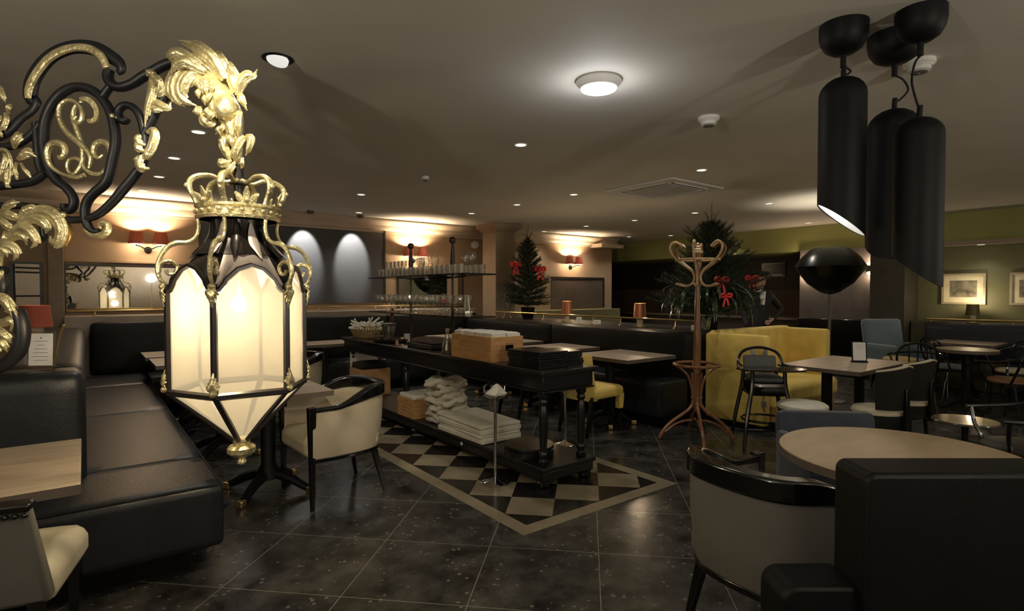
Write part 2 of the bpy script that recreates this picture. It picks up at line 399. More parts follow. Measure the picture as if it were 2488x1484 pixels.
# dado rail / picture rail under the sconces on the left
MB().box(-0.19, 1.25, 8.775, 8.8, 1.82, 1.86).build('trim_5', BROWNW, kind='structure', bevel=0.005)
# pilaster at the left end
MB().box(-0.34, -0.19, 8.70, 8.8, 0, 2.44).build('trim_6', mat('brown_pilaster', (0.20, 0.15, 0.105), 0.7), kind='structure', bevel=0.004)
# pillar behind the right bench, with flared head
b = MB().box(5.72, 6.14, 7.95, 8.35, 0, 2.5)
b.hexa([(5.72, 7.95, 2.5), (6.14, 7.95, 2.5), (6.14, 8.35, 2.5), (5.72, 8.35, 2.5)], [(5.63, 7.86, 2.585), (6.23, 7.86, 2.585), (6.23, 8.44, 2.585), (5.63, 8.44, 2.585)])
b.box(5.63, 6.23, 7.86, 8.44, 2.585, HC-0.002)
b.build('wall_pillar', mat('pillar_paint', (0.33, 0.25, 0.175), 0.7, var=0.04), kind='structure', smooth=False)
# the hanging bulkhead box at the right end of the back wall
b = MB().box(8.9, 9.6, 8.45, 8.8, 2.42, 2.5)
b.hexa([(9.0, 8.5, 2.5), (9.55, 8.5, 2.5), (9.55, 8.8, 2.5), (9.0, 8.8, 2.5)], [(9.15, 8.65, HC-.002), (9.4, 8.65, HC-.002), (9.4, 8.8, HC-.002), (9.15, 8.8, HC-.002)])
b.build('trim_7', CORN, kind='structure', smooth=False)
# charcoal feature panel with three light scallops
t = thing('feature_panel', 'large flat charcoal panel on the back wall lit by three spotlights', 'wall panel', (2.6, 8.8, 1.27))
MB().box(-1.3, 1.4, -0.03, 0, 0, 1.2).build('panel', PANELG, t, smooth=False)
MB().box(-1.33, 1.43, -0.04, 0, 1.2, 1.225).box(1.40, 1.43, -0.04, 0, 0, 1.2).box(-1.33, -1.3, -0.04, 0, 0, 1.2).build('frame', DARKFR, t, smooth=False)
for k, u0 in enumerate((1.75, 2.68, 3.45)):
    q = thing('spotlight', ['small brown ceiling spotlight at the left of three above the charcoal panel', 'small brown ceiling spotlight in the middle above the charcoal panel', 'small brown ceiling spotlight at the right end above the charcoal panel'][k], 'spotlight', (u0, 8.42, HC), 0, 'spotlights above the charcoal panel')
    MB().lathe([(0.05, 0), (0.05, -0.03), (0.035, -0.045)], 16).build('housing', mat('spot_brown', (0.12, 0.07, 0.04), 0.5), q)
    lamp('spot_lamp', (0, 0, -0.055), 170, (1.0, 0.97, 0.92), 0.02, q, spot=math.radians(50), blend=0.45).rotation_euler = (math.radians(36), 0, 0)
def mirror(label, u0, u1, z0, z1, v=8.8, fr=0.025):
    t = thing('wall_mirror', label, 'mirror', ((u0+u1)/2, v, z0)); w = (u1-u0)/2; h = z1-z0
    MB().box(-w, w, -0.025, -0.02, 0, h).build('mirror_glass', MIRROR, t, smooth=False)
    MB().box(-w-fr, w+fr, -0.02, 0, -fr, h+fr).box(-w-fr, -w, -0.03, -0.02, -fr, h+fr).box(w, w+fr, -0.03, -0.02, -fr, h+fr).box(-w, w, -0.03, -0.02, h, h+fr).box(-w, w, -0.03, -0.02, -fr, 0).build('frame', DARKFR, t, smooth=False)
    return t
mirror('long low mirror on the back wall behind the hanging lantern', -0.17, 1.22, 1.22, 1.77)
mirror('mirror on the back wall seen between the two glass shelves', 4.28, 5.55, 1.19, 1.78)
mirror('narrow mirror strip at the far left behind the iron bracket', -0.66, -0.42, 1.17, 1.78)
t = thing('wall_panel', 'brown framed wall panel below the right wall light beside the tree', 'wall panel', (8.5, 8.8, 1.10))
MB().box(-0.75, 0.78, -0.025, 0, 0, 0.63).build('panel', mat('grey_brown_panel', (0.085, 0.065, 0.055), 0.35), t, smooth=False)
MB().box(-0.75, 0.82, -0.04, 0, 0.63, 0.67).box(0.78, 0.82, -0.04, 0, 0, 0.63).build('frame', DARKFR, t, smooth=False)
# ledge behind the left bench + brass gallery rail
MB().box(-0.19, 5.55, 8.34, 8.8, 0, 1.16).build('trim_8', mat('ledge_taupe', (0.25, 0.2, 0.15), 0.5), kind='structure', bevel=0.008)
def rail(label, pts, z, posts, zb, r=0.011, balls=True, curved=False):
    t = thing('brass_rail', label, 'rail', (pts[0][0], pts[0][1], zb)); o = pts[0]
    MB().tube([(x-o[0], y-o[1], z-zb) for x, y in pts], r, 8, nrm=(0, 0, 1)).build('rail', BRASS, t)
    for x, y in posts:
        p = MB()
        if curved: p.tube(cat([(x-o[0]-0.03, y-o[1], 0.012), (x-o[0]-0.01, y-o[1], 0.04), (x-o[0], y-o[1], z-zb)], 4), 0.006, 6).ball((x-o[0]-0.03, y-o[1], 0.014), 0.014, n=6)
        else: p.tube([(x-o[0], y-o[1], 0), (x-o[0], y-o[1], z-zb)], 0.007, 6).ball((x-o[0], y-o[1], 0.012), 0.016, n=6)
        p.build('post', BRASS, t)
    return t
rail('brass gallery rail along the ledge below the back wall mirrors', [(-0.17, 8.44), (5.5, 8.44)], 1.225, [(0.1+0.9*k, 8.44) for k in range(6)], 1.16)
# ledge behind the right bench
MB().box(5.5, 6.35, 3.70, 7.9, 0, 1.0).build('trim_9', mat('ledge_dark', (0.02, 0.017, 0.015), 0.35), kind='structure', bevel=0.008)
rail('brass gallery rail on the ledge behind the right bench', [(5.58, 3.80), (5.58, 7.75)], 1.115, [(5.58, 4.1), (5.58, 4.95), (5.58, 5.45), (5.58, 6.5), (5.58, 7.5)], 1.0, curved=True)
MB().box(6.6, 9.5, 8.45, 8.8, 0, 1.08).build('trim_10', mat('ledge_olive', (0.2, 0.18, 0.09), 0.5), kind='structure', bevel=0.008)
# bar counter in front of the dark back wall
t = thing('bar_counter', 'long dark counter in front of the dark brown back wall', 'counter', (11.2, 7.0, 0))
MB().box(-0.3, 0.25, -1.9, 3.4, 0, 0.9).build('body', DARKBR, t, smooth=False)
MB().box(-0.36, 0.3, -1.95, 3.45, 0.9, 0.94).build('countertop', mat('counter_top', (0.12, 0.09, 0.07), 0.3), t, bevel=0.006)
# ================================================================ CEILING FITTINGS
LXY = atd(576, 742, 2.4)[:2]
def downlight(p, label, W=7.0, r=0.045):
    t = thing('downlight', label, 'downlight', (p[0], p[1], HC), 0, 'recessed ceiling downlights')
    MB().lathe([(r, -0.003), (r+0.012, -0.006), (r+0.014, 0)], 20).build('trim_ring', WHITE, t)
    MB().lathe([(0.001, -0.004), (r, -0.004)], 20).build('lens', glow('lamp_glow', (1.0, 0.95, 0.80), 0.62), t)
    if W: lamp('downlight_lamp', (0, 0, -0.03), W, NEUT, 0.03, t, spot=math.radians(115), blend=0.9)
    return t
DL = [((0.57, 7.92), 'above the left bench, nearest the back wall'), ((0.64, 6.89), 'above the left bench, second from the back wall'), ((0.66, 5.85), 'above the left bench, between lantern and scroll bracket'), ((0.70, 4.79), 'above the left bench, just left of the gilt wing'),
      ((2.85, 3.61), 'in the middle of the ceiling, nearest the large round light'), ((2.73, 6.63), 'left of centre, in front of the charcoal panel'), ((3.32, 8.15), 'close to the cornice over the charcoal panel'),
      ((4.81, 5.04), 'left of the square air vent'), ((4.75, 6.10), 'in the row left of the vent, second from it'), ((4.72, 7.19), 'in the row left of the vent, before the pillar'), ((4.66, 8.22), 'over the glass shelves near the cornice'),
      ((4.85, 3.27), 'right in front of the square air vent'), ((6.14, 2.29), 'half hidden behind the black pendants'), ((7.40, 3.94), 'right of the vent over the lounge table'), ((7.39, 5.09), 'behind the vent, above the coat stand'),
      ((7.35, 6.23), 'behind the vent, second to the left'), ((7.29, 7.31), 'behind the vent, third to the left'), ((7.27, 8.46), 'near the right wall light, by the pillar tree'),
      ((9.94, 7.44), 'before the green bulkhead, left of the coat stand hooks'), ((10.10, 6.37), 'before the green bulkhead, behind the big tree tip'), ((9.44, 8.16), 'at the corner above the brown bulkhead box'), ((8.57, 8.46), 'just above the right wall light'), ((10.01, 4.62), 'before the green bulkhead, left of the pendants')]
for p, l in DL: downlight(p, 'small round lit downlight '+l, 22.0)
t = thing('downlight', 'small lit downlight in the low soffit above the framed pictures', 'downlight', (10.42, 2.35, 2.14), 0, 'recessed ceiling downlights')
MB().lathe([(0.001, -0.004), (0.045, -0.004), (0.05, 0)], 20).build('lens', glow('lamp_glow', (1.0, 0.95, 0.80), 0.62), t)
lamp('downlight_lamp', (0, 0, -0.03), 5, NEUT, 0.03, t, spot=math.radians(120), blend=0.9)
# gimbal downlight aimed at the gilt wing
g = atz(675, 142, HC)
t = thing('gimbal_downlight', 'tilted round downlight with dark ring, lit, right of the gilt wing', 'downlight', (g[0], g[1], HC))
MB().lathe([(0.075, 0), (0.078, -0.004), (0.06, -0.006), (0.056, 0.0)], 28).build('ring', MATBLACK, t)
MB().at(rz=math.radians(-150), rx=0, ry=math.radians(-16)).lathe([(0.001, -0.022), (0.052, -0.018), (0.054, 0.0)], 28).build('lens', glow('lamp_glow_white', (1.0, 0.98, 0.92), 0.72), t)
lamp('gimbal_lamp', (0, 0, -0.05), 20, (1, 0.9, 0.68), 0.03, t, spot=math.radians(60), blend=0.6, aim=(-0.29, -0.42, -0.6))
GIMB = t
# surface mounted round light
g = (2.34, 2.25)
t = thing('round_ceiling_light', 'largest round white ceiling light, lit, with a pale plastic rim', 'ceiling light', (*g, HC))
MB().lathe([(0.125, 0), (0.13, -0.012), (0.11, -0.035), (0.105, -0.045)], 32).build('housing', WHITE, t)
MB().lathe([(0.105, -0.045), (0.098, -0.054), (0.001, -0.056)], 32).build('diffuser', glow('lamp_glow_cool', (0.95, 0.97, 1.0), 0.75), t)
lamp('round_lamp', (0, 0, -0.14), 4, (0.95, 0.96, 1.0), 0.1, t)
def detector(label, x, y, r, gr=None):
    t = thing('smoke_detector', label, 'smoke detector', (x, y, HC))
    MB().lathe([(r, 0), (r, -0.02), (r*0.82, -0.03), (r*0.8, -0.034)], 28).build('base', WHITE, t)
    MB().lathe([(r*0.72, -0.034), (r*0.7, -0.052), (r*0.35, -0.062), (0.001, -0.064)], 28).build('sensor', WHITE, t)
    MB().lathe([(r*0.5, -0.0585), (r*0.52, -0.0615), (r*0.45, -0.0635)], 20).build('slots', INK, t)
detector('white smoke detector right of the large round light', 3.43, 2.26, 0.072)
detector('white smoke detector behind the cords of the black pendants', 3.47, 1.05, 0.072)
t = thing('ceiling_sensor', 'tiny white motion sensor standing off the ceiling at its middle', 'sensor', (2.84, 5.2, HC))
MB().lathe([(0.042, 0), (0.04, -0.03), (0.03, -0.036)], 20).build('base', WHITE, t)
MB().lathe([(0.028, -0.036), (0.02, -0.048), (0.001, -0.052)], 20).build('lens', INK, t)
t = thing('air_vent', 'square white ceiling air conditioning cassette with four slots', 'air vent', (5.37, 4.12, HC))
MB().box(-0.48, 0.48, -0.48, 0.48, -0.022, 0).build('frame', WHITE, t, bevel=0.01, seg=3)
MB().box(-0.27, 0.27, -0.27, 0.27, -0.034, -0.02).build('grille', mat('vent_grille', (0.45, 0.44, 0.41), 0.6), t, bevel=0.008)
for k in range(4):
    MB().at(rz=k*PI/2).box(-0.30, 0.30, 0.32, 0.375, -0.0245, -0.02).build('slot', mat('vent_slot', (0.05, 0.05, 0.05), 0.6), t)
    MB().at(rz=k*PI/2).box(-0.31, 0.31, 0.37, 0.38, -0.032, -0.02).box(-0.31, 0.31, 0.315, 0.322, -0.032, -0.02).build('louvre', WHITE, t)
t = thing('emergency_light', 'small round white emergency lamp high on the wall left of the pillar', 'light', (5.82, 8.74, 2.33))
MB().at(rx=PI/2).lathe([(0.07, -0.06), (0.075, 0.01), (0.05, 0.04), (0.001, 0.05)], 20).build('lens', mat('frosted_dome', (0.75, 0.74, 0.7), 0.3), t)
# added lamps out of view, to brighten the ceiling and the gilt wing
g2 = uv(-0.95, 1.75)
t = thing('gimbal_downlight', 'added tilted downlight near the camera aimed at the gilt wing', 'downlight', (*g2, HC))
MB().lathe([(0.075, 0), (0.078, -0.004), (0.06, -0.006), (0.001, -0.006)], 28).build('ring', MATBLACK, t)
lamp('gimbal_lamp', (0, 0, -0.03), 75, (1, 0.88, 0.62), 0.03, t, spot=math.radians(58), blend=0.7, aim=(LXY[0]-g2[0], LXY[1]-g2[1], 2.05-HC))  # added spot, unseen, that lights the front of the gilt wing
for k, (x, y, W) in enumerate(((-1.9, 0.6, 115), (1.6, -2.2, 120), (5.4, -2.4, 75), (9.0, -2.2, 35))):  # unseen uplighters added to lift the dark ceiling
    t = thing('added_uplighter', ['added brass floor uplighter left of the camera', 'added brass floor uplighter behind the camera', 'added brass floor uplighter by the near wall', 'added brass floor uplighter at the far end of the lounge'][k], 'floor lamp', (x, y, 0), 0, 'added floor uplighters behind the camera')
    MB().lathe([(0.15, 0), (0.15, 0.02), (0.02, 0.03), (0.012, 0.05), (0.012, 1.7)], 20).build('pole', BRASS, t)
    MB().lathe([(0.02, 1.68), (0.10, 1.72), (0.16, 1.80), (0.155, 1.80), (0.09, 1.73), (0.001, 1.70)], 28).build('bowl', BRASS, t)
    lamp('added_uplighter_lamp', (0, 0, 1.83), W, (1, 0.93, 0.78), 0.08, t)
# ---------------------------------------------------------------- pendants
def pendant(px, py_can, py_top, py_bot, W, label, cut_dir, cord_bend, d=None):
    x, y = atz(px, py_can, HC) if d is None else atd(px, py_can, d)[:2]
    d = x*math.cos(YAW)+y*math.sin(YAW)
    zt = atd(px, py_top, d)[2]; zb = atd(px, py_bot, d)[2]; r = W/2*d/FOC
    t = thing('pendant_lamp', label, 'pendant lamp', (x, y, HC), YAW-PI/2, 'black tube pendants')
    R = r*1.03
    MB().lathe([(R, 0), (R*1.0, -0.045), (R*0.93, -0.08), (R*0.75, -0.11), (R*0.45, -0.13), (0.012, -0.136), (0.012, -0.19), (0.001, -0.19)], 32).build('canopy', MATBLACK, t)
    ztl = zt-HC
    MB().tube(cat([(0.004, 0, -0.188), (0.022*cord_bend, 0, -0.19+0.12*(ztl+0.19)), (0.034*cord_bend, 0, -0.19+0.42*(ztl+0.19)), (0.014*cord_bend, 0, -0.19+0.72*(ztl+0.19)), (0.0, 0, ztl+0.03), (0, 0, ztl)], 6), 0.0045, 8).tube([(0, 0, ztl-0.01), (0.004, 0, ztl+0.05)], 0.011, 8).build('cord', MATBLACK, t)
    # tube with hemispherical top and a slanted mouth
    n = 40; v = []; f = []; zbl = zb-HC; slant = 0.78*r
    rings = []
    for k in range(7):
        a = PI/2*(1-k/6); rings.append((max(r*math.cos(a), 0.002), lambda q, z=ztl-r*0.85+r*0.85*math.sin(a): z))
    zlow = lambda an: zbl+slant*(1-math.cos(an-cut_dir))
    rings.append((r, lambda an: zlow(an)))
    rings.append((r-0.004, lambda an: zlow(an)))
    for k in range(7):
        a = PI/2*k/6; rings.append((max((r-0.004)*math.cos(a), 0.002), lambda q, z=ztl-r*0.85+(r*0.85-0.004)*math.sin(a): z))
    for R_, zf in rings:
        for i in range(n):
            an = 2*PI*i/n; v.append((R_*math.cos(an), R_*math.sin(an), zf(an)))
    nr = len(rings)
    for j in range(nr-1):
        for i in range(n): f.append((j*n+i, j*n+(i+1) % n, (j+1)*n+(i+1) % n, (j+1)*n+i))
    sh = MB().raw(v, f).build('shade', MATBLACK, t, ang=0.5)
    MB().lathe([(0.03, ztl-0.18), (0.035, ztl-0.28), (0.001, ztl-0.3)], 16).build('bulb', glow('lamp_glow_white', (1.0, 0.98, 0.92), 0.72), sh)
    # white lining visible at the slanted mouth
    v = []; f = []; m = 40
    for j in range(2):
        for i in range(m):
            an = 2*PI*i/m; q = (r-0.005); v.append((q*math.cos(an), q*math.sin(an), zlow(an)+0.004 if j == 0 else ztl-r))
    for i in range(m): f.append((i, (i+1) % m, m+(i+1) % m, m+i))
    MB().raw(v, f).build('lining', WHITE, sh)
    return t, r, ztl, zbl
p1 = pendant(2050, 60, 188, 576, 103, 'leftmost black tube pendant, its slanted white mouth showing', -0.42, 1.0)
lamp('pendant_lamp', (0, 0, p1[2]-0.33), 8, (0.95, 0.97, 1.0), 0.03, p1[0])
p2 = pendant(2175, 85, 265, 632, 112, 'middle black tube pendant, partly behind the nearest one', -2.2, 1.9)
p3 = pendant(2238, 12, 285, 697, 104, 'rightmost and nearest black tube pendant', -0.85, -1.0, 2.42)
# ================================================================ HANGING LANTERN AND ITS BRACKET
LD = 2.4
LX, LY, _ = atd(576, 742, LD)
LZ0 = 0.70
def lp(px, py, dy=0.0):                              # photo point -> bracket's own drawing plane (x right, y away, z up from LZ0)
    x, f, u = ray(px, py); t = LD/f
    return ((x-ray(576, 742)[0]/ray(576, 742)[1]*f)*t, dy, EYE+u*t-LZ0)
def lps(pts, dy=0.0): return [lp(p[0], p[1], dy+(p[2] if len(p) > 2 else 0)) for p in pts]
def cr(pts): return [(x/3.71, 80+y/3.71) for x, y in pts]
def cr2(pts): return [(x/3.297, 450+y/3.297) for x, y in pts]
lan = thing('hanging_lantern', 'large lit hexagonal frosted lantern with gilt crown and pointed base', 'lantern', (*atd(583, 742, LD)[:2], LZ0), YAW-PI/2)
def zof(py): return lp(576, py)[2]
HA = [math.radians(a) for a in (-54, 6, 66, 126, 186, 246)]     # corner directions, 0 = towards the camera, + = right
def hx(a, r, z): return (r*math.sin(a), -r*math.cos(a), z)
R6 = 0.265
ZT, ZS, ZB, ZA = zof(655), zof(692), zof(938), zof(1068)
PANE = frosted('frosted_pane', (0.93, 0.84, 0.66), (1.0, 0.82, 0.50), 0.20)
FRAMEM = mat('lantern_frame', (0.02, 0.016, 0.016), 0.3)
def fpt(i, s, z, r=R6):                              # point on face i at s in 0..1
    a = hx(HA[i], r, z); b = hx(HA[(i+1) % 6], r, z); return tuple(a[k]+(b[k]-a[k])*s for k in range(3))
for i in range(6):
    arch = [(0.0, ZS-0.035), (0.07, ZS-0.03), (0.14, ZS-0.005), (0.17, ZS+0.012), (0.33, ZT-0.012), (0.5, ZT+0.004), (0.67, ZT-0.012), (0.83, ZS+0.012), (0.86, ZS-0.005), (0.93, ZS-0.03), (1.0, ZS-0.035)]
    up = [fpt(i, s, z, R6*0.985) for s, z in arch]
    lo = [fpt(i, s, ZB, R6*0.985) for s, z in arch]; n = len(arch)
    MB().raw(up+lo, [(k, k+1, n+k+1, n+k) for k in range(n-1)]).build('glass_pane', PANE, lan, smooth=False)
    # arched top frame
    b = MB(); b.tube([fpt(i, s, z+0.006, R6) for s, z in arch], 0.013, 6, flat=0.8, nrm=(0, 0, 1)); b.build('arched_frame', FRAMEM, lan)
    # corner bar
    p = [hx(HA[i], R6, ZS), hx(HA[i], R6, ZB)]
    MB().tube(p, 0.0135, 6, nrm=hx(HA[i], 1, 0)).build('corner_bar', FRAMEM, lan)
    MB().tube([hx(HA[i], R6, ZB), hx(HA[(i+1) % 6], R6, ZB)], 0.0145, 6, nrm=(0, 0, 1)).build('bottom_rail', FRAMEM, lan)
    # lower pointed panes
    a, c, e = hx(HA[i], R6*0.96, ZB-0.015), hx(HA[(i+1) % 6], R6*0.96, ZB-0.015), (hx((HA[i]), 0.03, ZA+0.012)); e2 = hx(HA[(i+1) % 6], 0.03, ZA+0.012)
    MB().raw([a, c, e2, e], [(0, 1, 2, 3)]).build('lower_pane', PANE, lan, smooth=False)
    MB().tube([hx(HA[i], R6*0.985, ZB), hx(HA[i], 0.035, ZA+0.005)], [0.014, 0.011], 6, nrm=hx(HA[i], 1, 0)).build('lower_bar', FRAMEM, lan)
    # sloping roof web between arch and hood
    hood = [fpt(i, s, zof(618) if 0.2 < s < 0.8 else zof(622), 0.165) for s, z in arch]
    MB().raw([fpt(i, s, z+0.012, R6) for s, z in arch]+hood, [(k, k+1, n+k+1, n+k) for k in range(n-1)]).build('hood_skirt', ROSE if i % 2 else ZINC, lan)
MB().lathe([(0.17, zof(622)), (0.155, zof(610)), (0.115, zof(585)), (0.098, zof(560)), (0.10, zof(537)), (0.12, zof(530))], 24, flute=0.06, fn=12).build('hood', ZINC, lan)
for i in range(12):                                   # pale pointed leaves on the hood
    a = HA[0]+i*PI/6+0.26
    P = [hx(a, r, z) for r, z in ((0.108, zof(545)), (0.112, zof(570)), (0.128, zof(592)), (0.158, zof(612)), (0.195, zof(632)))]
    MB().tube(cat(P, 4), [0.004, 0.013, 0.02, 0.022, 0.012, 0.003], 8, flat=0.35, nrm=hx(a, 1, 0.3)).build('hood_leaf', ROSE if i % 2 else ZINC, lan)
zc0, zc1 = zof(535), zof(505)
MB().lathe([(0.15, zc0-0.004), (0.163, zc0-0.004), (0.166, zc0+0.008), (0.158, zc0+0.014), (0.158, zc1-0.014), (0.167, zc1-0.008), (0.167, zc1+0.002), (0.152, zc1+0.004), (0.15, zc0-0.004)], 40).build('crown_band', GOLD, lan)
for i in range(24):
    a = i*PI/12; MB().ball(hx(a, 0.160, (zc0+zc1)/2), 0.011, sz=0.8, n=6).build('band_bead', GOLD, lan)
for i in range(6):
    a = HA[i]
    P = [hx(a, r, z) for r, z in ((0.155, zc1), (0.165, zof(490)), (0.182, zof(470)), (0.18, zof(450)), (0.15, zof(437)), (0.10, zof(434)), (0.055, zof(445)), (0.02, zof(440)))]
    MB().tube(cat(P, 5), [0.014, 0.012, 0.014, 0.015, 0.014, 0.012, 0.010, 0.012], 8, flat=0.8, nrm=hx(a, 1, 0)).ball(hx(a, 0.192, zof(462)), 0.012, n=6).build('crown_arch', GOLD, lan)
    a2 = a+PI/6                                       # leaf fleuron between the arches
    b = MB()
    for da, hh in ((-0.17, 0.04), (0, 0.065), (0.17, 0.04)):
        P = [hx(a2+da*0.3, 0.160, zc1-0.002), hx(a2+da, 0.166, zc1+hh*0.6), hx(a2+da*1.5, 0.178, zc1+hh)]
        b.tube(cat(P, 4), [0.010, 0.014, 0.004], 7, flat=0.5, nrm=hx(a2, 1, 0))
    b.ball(hx(a2, 0.168, zc1+0.012), 0.011, n=6).build('crown_leaf', GOLD, lan)
    # S-shaped gilt arm from crown to corner
    P = [hx(a, r, z) for r, z in ((0.155, zof(538)), (0.152, zof(560)), (0.165, zof(582)), (0.195, zof(594)), (0.235, zof(597)), (0.268, zof(611)), (0.292, zof(638)), (0.297, zof(662)), (0.285, zof(684)), (0.266, zof(692)))]
    MB().tube(cat(P, 4), [0.008, 0.008, 0.0075, 0.0085, 0.011, 0.009, 0.0085, 0.0085, 0.008, 0.005], 8, nrm=hx(a+PI/2, 1, 0)).build('scroll_arm', GOLD, lan)
    C = (0.256, zof(658)); P = [hx(a, C[0]+q*math.cos(w), C[1]+q*math.sin(w)) for q, w in ((0.040, -0.3), (0.038, 0.6), (0.034, 1.6), (0.030, 2.7), (0.024, 3.8), (0.018, 5.0), (0.012, 6.2))]
    MB().tube(cat(P, 4), [0.010, 0.010, 0.009, 0.008, 0.008, 0.007, 0.008], 7, nrm=hx(a+PI/2, 1, 0)).build('volute', GOLD, lan)
    for k, (z0, dn) in enumerate(((zof(697), -1), (zof(930), 1))):      # leaf sprays on the corner bars
        b = MB(); random.seed(40+k)
        for j in range(7):
            w = (j-3)/3; L = 0.05+0.02*(1-abs(w))
            P = [hx(a, R6+0.006, z0), hx(a+0.045*w, R6+0.022, z0+dn*L*0.45), hx(a+0.085*w, R6+0.012, z0+dn*L*(1.15-0.5*abs(w)))]
            b.tube(cat(P, 3), [0.007, 0.010, 0.004], 6, flat=0.6, nrm=hx(a, 1, 0))
        b.ball(hx(a, R6+0.016, z0), 0.014, n=6).ball(hx(a, R6+0.014, z0+dn*0.055), 0.010, n=6).build('leaf_spray', GOLD, lan)
MB().lathe([(0.033, ZA+0.012), (0.036, ZA), (0.032, ZA-0.012), (0.03, ZA-0.02), (0.045, ZA-0.022), (0.056, ZA-0.032), (0.055, ZA-0.052), (0.04, ZA-0.066), (0.018, ZA-0.075), (0.012, ZA-0.08), (0.019, ZA-0.09), (0.018, ZA-0.10), (0.008, ZA-0.108), (0.001, ZA-0.11)], 36, flute=0.055, fn=10).build('finial', GOLD, lan)
MB().tube([(0, 0, zof(560)), (0, 0, zof(400))], 0.02, 10, nrm=(1, 0, 0)).lathe([(0.03, zof(452)), (0.04, zof(448)), (0.04, zof(444)), (0.02, zof(438))], 16).build('stem', FRAMEM, lan)
MB().ball((0.0, 0.0, zof(740)), 0.035, n=8).build('bulb', glow('lamp_glow_white', (1.0, 0.98, 0.92), 0.72), lan)
MB().tube([(0, 0, zof(560)), (0, 0, zof(720))], 0.01, 8, nrm=(1, 0, 0)).build('lamp_holder', BRASS, lan)
lamp('lantern_lamp', (-0.005, -0.05, zof(738)), 420, (1, 0.84, 0.60), 0.055, lan)
lamp('lantern_lamp_low', (0, 0, zof(850)), 40, (1, 0.80, 0.50), 0.06, lan)

# ---- bracket: an iron scroll arm with gilt foliage, carried by a post at the left
br = thing('scroll_bracket', 'black wrought iron scroll bracket with gilt leaves, wing and monogram', 'bracket', (LX, LY, LZ0), YAW-PI/2)
def iron(pts, r, conv=cr, flat=1.25, name='iron_scroll', k=4, dy=0.0, n=8, m=None):
    q = conv(pts) if conv else pts
    return MB().tube(cat(lps(q, dy), k), r, n, flat=flat).build(name, m or IRON, br, ang=1.0)
iron([(0, 930), (90, 880), (190, 775), (290, 700), (330, 620), (285, 600), (275, 540), (300, 420), (390, 280), (510, 180), (680, 125), (850, 140), (970, 200), (1070, 265), (1095, 330), (1060, 360)], [0.022, 0.021, 0.02, 0.019, 0.02, 0.026, 0.03, 0.031, 0.031, 0.03, 0.03, 0.031, 0.03, 0.024, 0.02, 0.012], flat=0.7)
MB().tube(cat(lps(cr([(300, 610), (305, 540), (335, 455), (400, 350), (490, 250), (600, 185), (720, 155), (840, 165), (930, 215), (975, 270), (1000, 340)]), -0.026), 4), [0.013, 0.017, 0.018, 0.018, 0.018, 0.018, 0.017, 0.017, 0.018, 0.017, 0.015], 8, flat=0.6).build('gilt_inlay', GOLD, br)
iron([(985, 330), (975, 400), (1010, 465), (1090, 490), (1200, 455), (1290, 395), (1400, 335), (1500, 285), (1640, 248), (1760, 235)], [0.018, 0.02, 0.021, 0.02, 0.019, 0.02, 0.02, 0.021, 0.021, 0.018], name='iron_arm')
iron([(1005, 475), (960, 530), (925, 585)], 0.016, name='iron_strut')
# oval ring
ov = [(193+88*math.sin(a)*1.0, 337-126*math.cos(a)) for a in [math.radians(q) for q in (-150, -120, -90, -60, -30, 0, 30, 60, 90, 115, 140)]]
ov = [(140, 440)]+ov[1:-1]+[(259, 440), (232, 466)]
MB().tube(cat(lps(ov), 5), 0.0195, 8, flat=1.2).build('oval_ring', IRON, br, ang=1.0)
iron([(120, 415), (140, 440), (163, 458), (178, 480), (179, 497), (170, 511), (158, 507), (156, 495)], [0.018, 0.019, 0.018, 0.017, 0.017, 0.016, 0.015, 0.013], None)
iron([(250, 452), (232, 466), (214, 486), (207, 508), (208, 532), (216, 552), (230, 562), (243, 561)], [0.018, 0.018, 0.018, 0.017, 0.017, 0.016, 0.013, 0.01], None)
iron([(110, 420), (80, 440), (40, 448), (0, 452)], 0.018, None, name='iron_bar')
iron([(88, 300), (92, 350), (96, 400), (108, 425)], 0.016, None, name='iron_bar')
iron([(0, 358), (40, 352), (75, 330), (100, 300)], 0.016, None, name='iron_bar')
iron([(309, 287), (303, 294), (292, 288), (288, 270), (303, 256), (325, 262), (342, 287), (351, 325), (352, 360), (348, 395), (326, 428), (297, 463), (280, 484), (252, 511), (224, 528), (188, 534), (160, 532), (143, 520), (115, 508), (60, 500), (0, 500)], [0.014, 0.017, 0.017, 0.016, 0.016, 0.016, 0.016, 0.016, 0.017, 0.017, 0.018, 0.019, 0.018, 0.017, 0.016, 0.015, 0.015, 0.015, 0.015, 0.015, 0.015], None)
iron([(352, 326), (370, 293), (388, 256), (412, 226), (440, 205)], 0.017, None, name='iron_strut')
# gilt tip at the foot of the lower scroll
MB().tube(cat(lps([(205, 556), (222, 569), (245, 572), (260, 562), (262, 547), (250, 541), (240, 548), (247, 556)]), 4), [0.006, 0.012, 0.016, 0.016, 0.014, 0.012, 0.010, 0.006], 8, flat=0.9).build('gilt_curl', GOLD, br)
for q in ((278, 284, 0.012), (160, 523, 0.014), (290, 288, 0.009), (373, 181, 0.02)):
    MB().ball(lp(q[0], q[1], -0.012), q[2], n=8).build('gilt_boss', GOLD, br)
